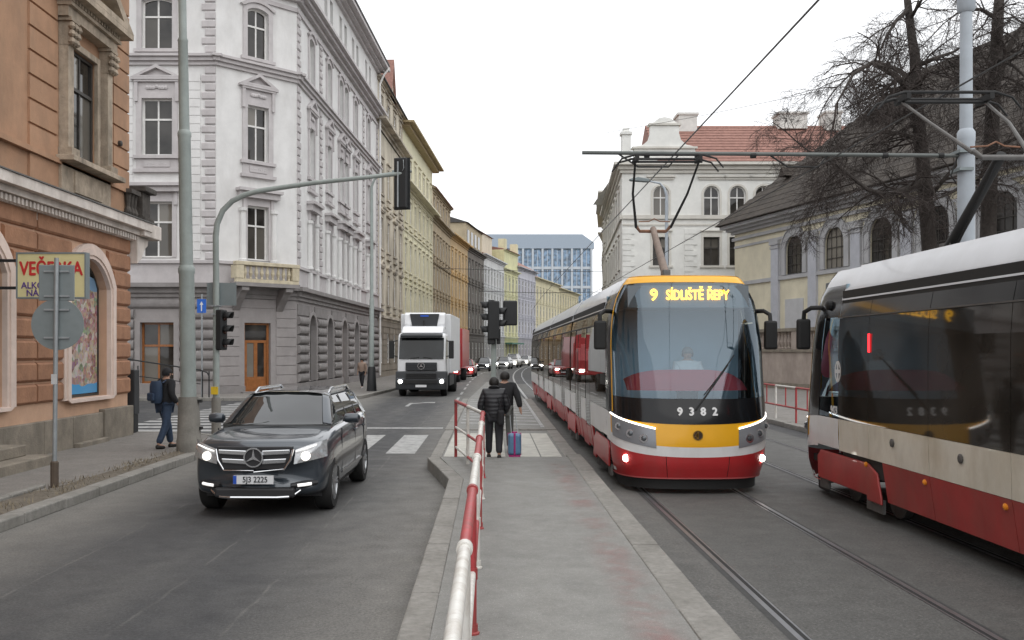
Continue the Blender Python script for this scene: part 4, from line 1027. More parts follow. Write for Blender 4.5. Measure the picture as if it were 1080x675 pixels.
for k in range(7):
    c = wcs[0] + sp_ * (k - .5)
    if c < .4: c = .4
    MB().box(c - .42, c + .42, -.16, .02, 2.2, CH - 1.46).build('pilaster', M('church_blue_grey', (.45, .46, .50), .85, var=.08), ch)
    MB().box(c - .52, c + .52, -.24, .02, CH - 1.75, CH - 1.47).box(c - .48, c + .48, -.2, .02, CH - 2.0, CH - 1.85).build('capital', C_trim, ch)
    if k < 6:
        cc = wcs[k]; MB().box(cc - 1.0, cc + 1.0, -.05, .02, 2.6, SILL - 1.6).build('wall_panel', M('church_panel', (.48, .48, .49), .85, var=.08), ch)
RT = 19.5
rf = MB(); A = [(-1.0, -1.0, CH + .12), (CL + 1, -1.0, CH + .12), (CL + 1, 17, CH + .12), (-1, 17, CH + .12)]; r0 = (8.5, 8, RT); r1 = (CL - 6, 8, RT)
rf.quad(A[0], A[1], r1, r0).quad(A[1], A[2], r1).quad(A[2], A[3], r0, r1).quad(A[3], A[0], r0).quad(*A)
M_sh = M('weathered_shingle', (.050, .042, .036), .9, var=.4, scale=3, bump=.6, bscale=10, dark=(.09, .075, .06), dscale=.8, damt=.6)
rf.build('roof', M_sh, ch)
nrm = Vector((0, RT - CH - .12, -9)).normalized()
for k in range(20):                       # shingle courses give the big slope its relief
    t_ = k / 20; y = -1 + 9 * t_; z = CH + .12 + (RT - CH - .12) * t_; xa = -1 + 9.5 * t_; xb = CL + 1 - 7 * t_
    MB().prism([(y, z + .02), (y, z + .045), (y + .44, z + .45), (y + .44, z + .42)], xa + .1, xb - .1, 'x').build('shingle_course', M_sh, ch)
MB().prism([(3.5, 13.5), (4.3, 13.5), (3.9, 14.1)], 1.2, 3.2, 'y').build('roof_dormer', M_sh, ch)

# terrace and retaining wall with balustrade
rw = thing('retaining_wall', 'pinkish grey retaining wall with stone balustrade between the two trams', 'wall', (13.6, 60.0, 0), math.atan2(cdy, cdx))
RW_m = M('pinkish_render', (.38, .32, .28), .9, var=.15, scale=1.5, bump=.3, dark=(.20, .165, .14), dscale=.8, damt=.6)
RWL = 30
MB().box(0, RWL, 0, .5, 0, 2.1).build('wall_body', RW_m, rw); MB().box(-.02, RWL, -.08, .58, 2.105, 2.25).build('coping', P_plinth, rw)
MB().box(0, RWL, -.12, 0.02, 0, .45).build('plinth', P_plinth, rw)
for k in range(13):
    x = .3 + k * 2.4; MB().box(x, x + .5, -.06, .52, 2.255, 3.2).build('balustrade_pier', RW_m, rw)
    for q in range(5):
        key = 'bal2'
        if key not in TM: TM[key] = MB().lathe([(.1, 0), (.12, .06), (.07, .12), (.15, .38), (.08, .75), (.12, .88), (.1, .94)], (0, .25, 2.255), 8).mesh('baluster', RW_m)
        put('baluster', TM[key], rw, (x + .75 + q * .34, 0, 0))
MB().box(-.05, RWL, -.1, .56, 3.205, 3.38).build('balustrade_rail', P_plinth, rw)
def wpt(s, off, base=(13.6, 60.0)): return (base[0] + cdx * s - cdy * -off * -1 * -1, base[1] + cdy * s)
tp = [(13.6 + cdx * 0 + .5, 60), (13.6 + cdx * RWL + .6, 60 + cdy * RWL), (40, 60 + cdy * RWL), (40, 70), (14.5, 70)]
struct(MB().prism(tp, .1, 2.12, 'z').build('terrace', M('terrace_ground', (.15, .14, .11), .95, var=.3, scale=2, bump=.5)))
# ---------------------------------------------------------------- trams
T_red = M('tram_red', (.40, .022, .025), .38, var=.08, scale=2, coat=.3, dark=(.24, .05, .045), dscale=2, damt=.5)
T_red2 = M('dusty_tram_red', (.33, .035, .032), .5, var=.18, scale=2, coat=.15, dark=(.23, .10, .075), dscale=1.2, damt=.55)
T_cream = M('tram_cream_white', (.70, .70, .70), .35, var=.04, coat=.3, dark=(.52, .50, .46), dscale=2, damt=.5)
T_cream2 = M('dusty_tram_cream', (.62, .585, .50), .5, var=.10, scale=2, coat=.12, dark=(.36, .29, .19), dscale=1.3, damt=.6)
T_yel = M('tram_amber', (.80, .40, .012), .35, var=.04, coat=.35)
T_black = M('tram_black_gloss', (.008, .008, .009), .16, var=.05, spec=.3, coat=.15)
T_rub = M('black_rubber', (.016, .016, .016), .7, var=.2)
T_roof = M('tram_grey_roof', (.50, .51, .53), .4, var=.06, scale=1.5, coat=.3, dark=(.36, .36, .36), dscale=1, damt=.4)
T_grey = M('lamp_housing_grey', (.26, .27, .29), .3, metal=.3, var=.05)
T_steel = M('grey_steel', (.13, .125, .12), .55, metal=.5, var=.2, scale=8)
T_glass = Mglass('tram_side_glass', (.040, .032, .024), 1.65, .015, wav=.03, wscale=.8)
T_glass2 = Mglass('tram_side_glass_dusty', (.026, .022, .018), 1.36, .045, wav=.02, wscale=.7)
T_ws = Mclear('tram_windscreen', (.74, .86, .92), .065)
L_white = M('lit_headlamp', (1, .96, .88), .3, var=0, emit=14)
L_strip = M('lit_led_strip', (1, .97, .92), .3, var=0, emit=3.2)
L_amber = M('amber_led', (1, .44, .02), .4, var=0, emit=3.2)
L_red = M('red_led', (1, .03, .04), .4, var=0, emit=1.6)
M_chrome = M('chrome', (.62, .63, .65), .16, metal=1, var=.03)
M_lens = M('lamp_lens', (.10, .11, .12), .08, metal=.4, var=.02, coat=.8)

def tab(t):
    def f(z):
        if z <= t[0][0]: return t[0][1]
        for (a, b), (c, d) in zip(t, t[1:]):
            if z <= c: return b + (d - b) * (z - a) / (c - a)
        return t[-1][1]
    return f
tw = tab([(.2, 1.12), (.5, 1.2), (1.0, 1.23), (2.3, 1.23), (2.65, 1.205), (2.95, 1.15), (3.2, 1.03), (3.36, .90), (3.40, .5)])
tf = tab([(.2, .07), (.45, 0), (.8, .0), (1.15, .05), (1.5, .14), (2.2, .32), (2.9, .54), (3.2, .63), (3.36, .72), (3.40, 1.3)])
tL = tab([(.2, 1.15), (1.2, 1.15), (2.6, .95), (3.2, .75), (3.4, .6)])
YS = 2.0
def TS(v, z, off=0):
    """point of the tram's nose: v = -1..1 round the front, up to 1.5 along the flank; z = height."""
    s = -1 if v < 0 else 1; a = abs(v); w = tw(z)
    if a <= 1:
        q = math.sin(a * math.pi / 2); y = tf(z) + tL(z) * (1 - max(0, 1 - q ** 3.2) ** .31); ang = math.atan2(q ** 2.2, max(1e-3, (1 - q ** 3.2) ** .69)) if q < .9999 else math.pi / 2
        return (s * (w * q + off * math.sin(ang)), y - off * math.cos(ang), z)
    y0 = tf(z) + tL(z)
    return (s * (w + off), y0 + (YS - y0) * (a - 1) * 2, z)
def npatch(v0, v1, zlo, zhi, nu, nv, off=0):
    fl = zlo if callable(zlo) else (lambda v: zlo); fh = zhi if callable(zhi) else (lambda v: zhi)
    def fn(i, j):
        v = v0 + (v1 - v0) * i; return TS(v, fl(v) + (fh(v) - fl(v)) * j, off)
    return MB().grid(fn, nu, nv)
def flank(s, y0, y1, z0, z1, th=.035, off=0, gap=.006):
    n = 1 if z1 - z0 < .6 else 5
    zs = [z0 + (z1 - z0) * k / n for k in range(n + 1)]
    pl = [(s * (tw(z) + off), z) for z in zs] + [(s * (tw(z) + off - th), z) for z in zs[::-1]]
    return MB().prism(pl, y0 + gap, y1 - gap, 'y')
def star3(mb, r, y0, y1, cx=0, cz=0):
    """three-pointed star in a ring."""
    n = 24; ring = [(cx + r * math.cos(2*math.pi*k/n), cz + r * math.sin(2*math.pi*k/n)) for k in range(n)]
    mb.ring(ring, [(cx + (p[0]-cx) * .86, cz + (p[1]-cz) * .86) for p in ring], y0, y1)
    for k in range(3):
        a = R(90 + 120 * k); tip = (cx + r * .9 * math.cos(a), cz + r * .9 * math.sin(a)); l_ = (cx + r * .17 * math.cos(a + R(60)), cz + r * .17 * math.sin(a + R(60))); r_ = (cx + r * .17 * math.cos(a - R(60)), cz + r * .17 * math.sin(a - R(60)))
        mb.prism([(cx, cz), r_, tip, l_], y0 + .001, y1 - .001)

def make_tram(label, loc, rz, number, dusty, display, sidenum=False):
    red, cream = (T_red2, T_cream2) if dusty else (T_red, T_cream)
    t = thing('tram', label, 'tram', loc, rz, 'trams in the street')
    b0 = lambda v: .24
    b1 = lambda v: .57 + .20 * min(1, abs(v)) ** 2
    b2 = lambda v: .72 + .22 * min(1, abs(v)) ** 2
    b3 = lambda v: 1.06 + .16 * min(1, abs(v)) ** 2
    b4 = lambda v: 1.44 + .05 * min(1, abs(v)) ** 2
    T_ = T_red
    for s in (-1, 1): npatch(s * .9, s * 1.0, b1, b3, 4, 3).build('corner_panel', T_cream, t, smooth=True)
    for a, b in ((-.94, -.26), (-.255, .255), (.26, .94)) if not dusty else ((-.84, -.26), (-.255, .255), (.26, .84)): npatch(a, b, b0, b1, 16, 5).build('bumper', T_, t, smooth=True)
    npatch(-1, 1, .08, b0, 40, 2, -.05).build('lower_lip', T_rub, t, smooth=True)
    npatch(-1, 1, lambda v: .24, lambda v: .262, 40, 1, .006).build('bumper_seam', M('bumper_pink_edge', (.55, .12, .12), .4), t, smooth=True)
    for s in (-1, 1):
        npatch(s * 1.0, s * 1.5, .80, 1.22, 4, 2).build('cab_side_panel', T_cream, t, smooth=True)
    npatch(-.9, .9, b1, b2, 40, 2).build('white_band', T_cream, t, smooth=True)
    npatch(-.9, .9, b2, b3, 40, 4).build('yellow_band', T_yel, t, smooth=True)
    for s in (-1, 1):
        zt = lambda v: .985 + (abs(v) - .32) * .36; zb = lambda v: .70 + max(0, abs(v) - .32) * .28
        lf = npatch(s * .34, s * .86, zb, zt, 16, 4, .008).build('headlight', T_grey, t, smooth=True)
        for v, z, r in ((.45, .85, .068), (.585, .915, .068), (.73, 1.01, .06)):
            x, y, zz = TS(s * v, z, .012); ang = s * math.atan2(abs(x) * .32, 1)
            d = MB().lathe([(r, -.006), (r, .012), (r * .82, .012), (r * .8, .004), (r * .3, -.0), (.002, .008)], (0, 0, 0), 16, 'y').build('lens', M_chrome, lf, smooth=True); d.location = (x, y + .0, zz); d.rotation_euler = (0, 0, s * R(20))
            e = MB().lathe([(r * .6, -.012), (r * .5, -.016), (.002, -.02)], (0, 0, 0), 12, 'y').build('lens', M_lens, lf, smooth=True); e.location = (x, y, zz); e.rotation_euler = (0, 0, s * R(20))
        npatch(s * .34, s * (.78 if dusty else .89), lambda v: zt(v) - .002, lambda v: zt(v) + .022, 16, 1, .014).build('daylight_strip', L_strip, lf, smooth=True)
        x, y, z = TS(s * (.55 if dusty else .66), .53, .0)
        if not dusty: f = MB().lathe([(.055, .01), (.055, -.012), (.045, -.02), (.002, -.024)], (x, y, z), 14, 'y').build('fog_lamp', L_white, t, smooth=True)
        sq = npatch(s * .86, s * .93, .30, .36, 2, 1, .01).build('reflector', T_cream, t)
    npatch(-1.0, 1.0, b3, b4, 40, 4, .002).build('black_band', T_black, t, smooth=True)
    npatch(-.83, .83, lambda v: b4(v) + .004, lambda v: 3.24 - .03 * abs(v) ** 3, 36, 14).build('windscreen', T_ws, t, smooth=True)
    for s in (-1, 1):
        npatch(s * .83, s * .855, 1.23, 3.3, 1, 14, .006).build('orange_trim', T_yel, t, smooth=True)
        npatch(s * .855, s * 1.02, lambda v: b4(v), 3.1, 5, 12, .0).build('corner_post', T_black, t, smooth=True)
        npatch(s * 1.02, s * 1.5, 1.23, 2.62, 4, 8, .0).build('cab_window', T_ws if dusty else T_glass, t, smooth=True)
        npatch(s * 1.02, s * 1.5, 2.64, 3.1, 4, 3, .0).build('cab_upper_panel', T_black, t, smooth=True)
    npatch(-.86, .86, lambda v: 3.245 - .03 * abs(v) ** 3, 3.362, 36, 4, .006).build('orange_brow', T_yel, t, smooth=True)
    npatch(-1.5, 1.5, lambda v: 3.10 + (.255 if abs(v) < .86 else 0), 3.4, 60, 5, .0).build('nose_roof', T_roof, t, smooth=True)
    MB().quad((-.55, 1.25, 3.395), (.55, 1.25, 3.395), (.55, 2.05, 3.395), (-.55, 2.05, 3.395)).build('nose_roof', T_roof, t)
    # cab interior
    MB().box(-1.12, 1.12, 2.0, 2.06, .4, 3.1).build('cab_partition', M('cab_blue_lit_grey', (.30, .42, .50), .8, var=.06), t)  # blue put into this colour so the cab looks blue-lit
    MB().box(-1.1, 1.1, .62, 2.0, .5, .6).build('cab_floor', T_rub, t)
    def dash(u, v_):
        x = -.95 + 1.9 * u; y = .50 + .5 * v_ + .3 * abs(2*u-1) ** 3; return (x, y, 1.55 + .32 * math.sin(v_ * 1.5) * (1 - .5 * abs(2*u-1) ** 4))
    MB().grid(dash, 14, 5).build('dashboard', M('red_dash_cover', (.50, .05, .07), .7, var=.1), t, smooth=True)
    sp = MB().prism([(.7, 2.85), (.72, 3.2), (1.9, 3.2), (1.9, 2.85)], -.95, .95, 'x').build('display_box', M('display_housing', (.13, .15, .165), .5, var=.05), t)
    if display:
        ln = lettering(display[0], .25, L_amber, sp, (-.545, .685, 3.04), (R(86), 0, 0), .008, 1.0, 'display_lettering')
        ln = lettering(display[1], .215, L_amber, sp, (.14, .685, 3.04), (R(86), 0, 0), .006, .72, 'display_lettering')
        for i, ch in enumerate(number):
            x = -.26 + i * .175; lettering(ch, .165, T_cream, t, (x + .0, tf(1.27) - .022, 1.25), (R(76), 0, 0), .008, 1.0, 'fleet_number')
        n = 20; x0, y0, z0 = TS(0, .90, .004); em = MB(); ring = [(.075 * math.cos(2*math.pi*k/n), .075 * math.sin(2*math.pi*k/n)) for k in range(n)]
        em.prism(ring, 0, .01); eo = em.build('emblem', M('emblem_dark', (.05, .03, .02), .4), t); eo.location = (x0, y0 - .008, z0)
        w_ = MB().ring(ring, [(p[0]*.84, p[1]*.84) for p in ring], -.006, 0); w_.prism([(-.02, -.05), (.012, -.05), (.012, .045), (.04, .02), (.0, .06), (-.03, .02)], -.005, 0)
        for q in range(3): w_.prism([(-.05 + .012 * q, -.02 + .02 * q), (.01, -.025 + .02 * q), (.01, -.013 + .02 * q), (-.05 + .012 * q, -.006 + .02 * q)], -.005, .0)
        w_.build('emblem_relief', M('emblem_bronze', (.30, .17, .04), .35, metal=.6), eo)
    # driver's windscreen wiper
    pts = [TS(-.01 + .035 * k, 1.28 + .085 * k, .02) for k in range(9)]
    MB().tube(pts, .013, 6).build('wiper', T_rub, t); MB().tube([TS(.06 + .034 * k, 1.50 + .075 * k, .012) for k in range(9)], .009, 5).build('wiper_blade', T_rub, t)
    for s in (-1, 1):
        m = MB().box(-.10, .10, -.05, .07, -.26, .2); mo = m.build('mirror', T_rub, t, bevel=.035); mo.location = (s * 1.36, .92, 2.45)
        MB().tube([(s * -.02 * 0, .02, .19), (0, .05, .30), (-s * .08, .12, .36), (-s * .24, .3, .36)], .035, 8).build('mirror_arm', T_rub, mo, smooth=True)
    # body sections behind the nose
    END = 30.0
    secs = [(YS, 8.05), (8.4, 16.65), (17.0, END)]
    bog = [(1.0, 3.45), (7.1, 9.35), (15.7, 17.95), (25.6, 27.8)]
    doors = [(3.75, 4.65), (5.6, 6.95), (9.9, 11.25), (13.5, 14.85), (19.0, 20.35), (22.6, 23.95)]
    for k, (a, b) in enumerate(secs):
        MB().box(-1.17, 1.17, a + .02, b - .02, .55, 3.0).build('body_core', T_rub, t)
        zs = [2.87, 3.0, 3.2, 3.28, 3.36, 3.385, 3.4, 3.405]; xs = [tw(z) + .012 * (z < 3.1) for z in zs[:-1]] + [0]
        pl = [(x, z) for x, z in zip(xs, zs)] + [(-x, z) for x, z in list(zip(xs, zs))[-2::-1]]
        MB().prism(pl, a, b, 'y').build('roof', T_roof, t, smooth=True)
        MB().box(-.4, .4, a + (3.2 if k == 0 else 1.2), b - .8, 3.38, 3.44).build('roof_equipment', T_roof, t, bevel=.06)
    for a in (8.05, 16.65):
        for q in range(4): MB().prism([(x * .95, z * .985) for x, z in [(1.23, .5), (1.23, 2.6), (1.12, 3.05), (.9, 3.35), (-.9, 3.35), (-1.12, 3.05), (-1.23, 2.6), (-1.23, .5)]], a + .01 + q * .085, a + .075 + q * .085, 'y').build('bellows_fold', T_rub, t)
    for s in (-1, 1):
        ds = doors if s < 0 else []
        for k, (a, b) in enumerate(secs):
            inside = [d for d in ds if a <= d[0] < b]
            cuts = sorted({a, b} | {y for d in inside for y in d})
            if not inside: 
                n = max(1, round((b - a) / 1.55)); cuts = [a] + ([a + 1.05] if k == 0 else []) ; st = cuts[-1]
                n = max(1, round((b - st) / 1.6)); cuts += [st + (b - st) * (i + 1) / n for i in range(n)]
            else:
                cc = []
                for p, q in zip(cuts, cuts[1:]):
                    if (p, q) in inside or q - p < 2.1: cc += [p]
                    else: cc += [p, (p + q) / 2]
                cuts = cc + [b]
            for p, q in zip(cuts, cuts[1:]):
                isd = (p, q) in inside
                if isd:
                    do = flank(s, p, q, .34, 2.62, .05, -.012).build('door', T_black, t)
                    mid = (p + q) / 2
                    for x0, x1 in ((p, mid), (mid, q)) if q - p > 1 else ((p, q),):
                        flank(s, x0 + .06, x1 - .06, .75, 2.52, .02, -.004).build('pane', T_glass, do); flank(s, x0 + .06, x1 - .06, .36, .72, .02, -.004).build('door_leaf_panel', red, do)
                    flank(s, p, q, 2.64, 2.965).build('upper_panel', T_black, t); continue
                flank(s, p, q, 1.225, 2.62).build('side_window', T_glass2 if dusty else T_glass, t)
                flank(s, p, q, 2.64, 2.965).build('upper_panel', T_black if dusty else T_glass, t)
                flank(s, p, q, .785, 1.22).build('side_panel', cream, t)
                lo = [(p, q)]
                for (u, w) in bog:
                    nl = []
                    for (g, h) in lo:
                        if u < h and w > g:
                            if u > g: nl.append((g, u))
                            if w < h: nl.append((w, h))
                        else: nl.append((g, h))
                    lo = nl
                for g, h in lo:
                    if h - g > .08: flank(s, g, h, .29, .78).build('skirt_panel', red, t)
                if dusty:
                    if abs(q - p) > 1.3:
                        x, z = s * (tw(.95) + .004), .98
                        MB().lathe([(.05, 0), (.05, .012), (.03, .02)], (x, (p+q)/2 - .1, z + .08), 12, 'x').build('socket_cap', T_steel, t)
                    MB().lathe([(.035, -.01), (.032, .012 ), (.01, .022)], (s * (tw(.6) + .006), q - .12, .70), 10, 'x').build('side_marker', M('amber_marker', (.75, .25, .02), .3, coat=.5), t)
        MB().box(s * 1.225 - .004, s * 1.225 + .008, YS, END, 2.622, 2.638).build('rain_strip', T_steel, t)
        for (u, w) in bog:
            z0 = .14
            pr = [(u + .12, .30), (u + .08, .62), (u + .22, .72), (w - .5, .72), (w - .2, .62), (w - .08, .34), (w - .06, .24), (w - .5, .24), (w - .52, .30)]
            MB().prism(pr, s * 1.17, s * 1.205, 'x').build('bogie_cover', red, t, bevel=.02)
            MB().box(s * 1.13, s * 1.165, u + .1, u + .45, .16, .34).build('bogie_frame', T_steel, t); MB().box(s * 1.125, s * 1.16, w - .62, w - .1, .12, .30).build('bogie_frame', T_steel, t)
            for yy in (u + .5, w - .5):
                MB().lathe([(.05, -.06), (.29, -.06), (.30, -.02), (.30, .05), (.05, .06)], (s * .75, yy, .30), 20, 'x').build('wheel', T_steel, t, smooth=True)
    MB().box(-1.15, 1.15, END - .02, END + .25, .4, 3.2).build('rear_wall', T_black, t, bevel=.1)
    # pantograph
    pn = MB().box(-.45, .45, 2.3, 3.4, 3.40, 3.45).box(-.06, .06, 2.5, 2.8, 3.45, 3.6).build('pantograph', T_steel, t)
    MB().tube([(0, 2.62, 3.5), (.0, 3.95, 4.5)], [.075, .06], 12).build('lower_arm', M('rusty_grey_tube', (.22, .17, .14), .6, metal=.3, var=.25, scale=6) if not dusty else T_rub, pn, smooth=True)
    M('rusty_brown', (.20, .10, .06), .7, var=.3, scale=9); MB().tube([(-.33, 3.92, 4.55), (-.25, 3.97, 4.46), (.25, 3.97, 4.46), (.33, 3.92, 4.55)], .033, 10).build('elbow_tube', MATS['rusty_brown'] if not dusty else T_steel, pn, smooth=True)
    for s in (-1, 1):
        MB().tube([(s * .33, 3.92, 4.53), (s * .50, 3.2, 5.05), (s * .56, 2.5, 5.5)], [.027, .022, .019], 8).build('upper_arm', T_steel if dusty else T_rub, pn, smooth=True)
    MB().tube([(.03, 2.9, 3.5), (.04, 3.9, 4.42)], .014, 6).build('tie_rod', T_rub, pn)
    MB().tube([(-.3, 3.8, 4.62), (-.1, 3.82, 4.63), (0, 3.82, 4.68), (.1, 3.82, 4.63), (.3, 3.8, 4.62)], .012, 5).build('tie_rod', MATS['rusty_brown'], pn)
    MB().tube([(-.62, 2.5, 5.5), (.62, 2.5, 5.5)], .022, 8).build('head_tube', T_rub, pn)
    for yy in (2.32, 2.68):
        MB().tube([(-.95, yy, 5.36), (-.82, yy, 5.52), (-.6, yy, 5.585), (.6, yy, 5.585), (.82, yy, 5.52), (.95, yy, 5.36)], [.014, .016, .022, .022, .016, .014], 8).build('contact_strip', T_rub, pn, smooth=True)
    for s in (-.55, .55): MB().box(s - .03, s + .03, 2.3, 2.7, 5.5, 5.58).build('head_spring', T_rub, pn)
    return t
tram1 = make_tram('oncoming red and white tram with amber nose and lit route number 9', (3.10, 14.2, 0), 0, '9382', False, ('9', 'SÍDLIŠTĚ ŘEPY'))
tram2 = make_tram('dusty cream and red tram seen side-on at the right edge', (6.06, 15.2, 0), math.pi, '9423', True, None)
# lettering and lamps on the flank of the second tram (its own left side faces us)
def flank2(d): return 15.2 - d
lettering('9423', .16, T_cream, tram2, (tw(1.3) + .004, flank2(13.35), 1.33), (R(90), 0, R(90)), .004, .8, 'fleet_number')
lo_ = MB(); n = 18; ring = [(.11 * math.cos(2*math.pi*k/n), .15 * math.sin(2*math.pi*k/n)) for k in range(n)]
lo_.ring(ring, [(p[0]*.78, p[1]*.78) for p in ring], 0, .004, 'x'); lo_.prism([(-.08, -.02), (.08, -.02), (.08, .03), (-.08, .03)], 0, .004, 'x'); lo_.prism([(-.02, -.12), (.03, -.12), (.03, .12), (-.02, .12)], .0005, .0035, 'x')
lo2 = lo_.build('round_logo', T_cream, tram2); lo2.location = (tw(1.8) + .004, flank2(13.2), 1.88)
MB().box(0, .012, -.022, .022, -.12, .12).build('side_signal', L_red, tram2, loc=(tw(2.2) + .004, flank2(12.1), 2.27))
MB().lathe([(.04, 0), (.07, .02), (.07, .10), (.03, .12)], (1.12, 1.55, 2.82), 10, 'x').build('camera_pod', T_rub, tram2)
# ---------------------------------------------------------------- cars and trucks
L_head = M('lit_car_headlamp', (1, .95, .86), .3, var=0, emit=1.1); L_drl = M('car_daylight_led', (1, .98, .95), .3, var=0, emit=.45)
G_car = Mglass('car_glass', (.018, .020, .021), 1.9, .01, wav=.0)
T_tyre = M('tyre', (.018, .018, .018), .8, var=.15)
M_alloy = M('alloy', (.38, .39, .40), .3, metal=.8, var=.05)
M_plastic = M('grey_black_plastic', (.022, .022, .024), .5, var=.1)
M_plate = M('plate_white', (.66, .67, .68), .4, var=.03); M_plateb = M('plate_blue', (.02, .08, .42), .4)
def loft(stations, rings=None, close=True):
    """stations: list of (y, [(x,z)...half profile from bottom centre to top centre]); mirrored to a closed skin."""
    mb = MB(); N = len(stations[0][1]); base = 0; V = []
    for y, pr in stations:
        row = []
        for k, p in enumerate(pr):
            yy = y if len(p) < 3 else y + p[2]; row.append((p[0], yy, p[1]))
        row += [(-a, b, c) for (a, b, c) in row[-2:0:-1]]; V.append(row)
    n = len(V[0])
    mb.v = [p for r in V for p in r]
    for j in range(len(V) - 1):
        for i in range(n):
            a = j * n + i; b = j * n + (i + 1) % n; mb.f.append((a, b, b + n, a + n))
    mb.f.append(tuple(range(n))); mb.f.append(tuple(range((len(V)-1) * n, len(V) * n))[::-1])
    return mb
def apply_mods(o):
    dg = bpy.context.evaluated_depsgraph_get(); me = bpy.data.meshes.new_from_object(o.evaluated_get(dg)); old = o.data; o.modifiers.clear(); o.data = me; return me
def wheel(parent, x, y, r, w, s, spokes=5, detail=True):
    wh = MB().lathe([(r * .66, -w/2), (r * .93, -w/2), (r, -w * .36), (r, w * .36), (r * .93, w/2), (r * .66, w/2)], (0, 0, 0), 28, 'x', False).build('wheel', T_tyre, parent, smooth=True)
    wh.location = (x, y, r)
    rim = MB().lathe([(r * .68, -w * .42), (r * .68, w * .42), (r * .63, w * .42), (r * .60, w * .25), (.0 + r * .1, w * .2)], (0, 0, 0), 24, 'x').build('rim', M_plastic, wh, smooth=True)
    if s < 0: rim.rotation_euler = (0, 0, math.pi)
    if detail:
        sp = MB()
        for k in range(spokes):
            a = 2 * math.pi * k / spokes
            for da in (-.13, .13):
                c, q = math.cos(a + da), math.sin(a + da); c0, q0 = math.cos(a), math.sin(a)
                sp.tube([(w * .34, c0 * r * .12, q0 * r * .12), (w * .40, c * r * .4, q * r * .4), (w * .44, c * r * .64, q * r * .64)], [r * .05, r * .045, r * .05], 6)
        sp.lathe([(r * .16, w * .25), (r * .16, w * .42), (r * .1, w * .45)], (0, 0, 0), 14, 'x')
        sp.lathe([(r * .70, w * .40), (r * .70, w * .47), (r * .63, w * .47), (r * .62, w * .38)], (0, 0, 0), 28, 'x')
        so_ = sp.build('spokes', M_alloy, wh, smooth=True)
        if s < 0: so_.rotation_euler = (0, 0, math.pi)
    return wh
def arch_cut(o, L, ys, r, W):
    """cut the wheel arches out of the body."""
    for y in ys:
        c = MB().lathe([(r, -W), (r, W)], (0, y, r * .93), 28, 'x'); co = c.build('cutter', None)
        md = o.modifiers.new('arch', 'BOOLEAN'); md.object = co; md.operation = 'DIFFERENCE'; md.solver = 'EXACT'
        apply_mods(o); bpy.data.objects.remove(co)
    for p in o.data.polygons: p.use_smooth = True
    try: o.data.set_sharp_from_angle(angle=R(38))
    except Exception: pass

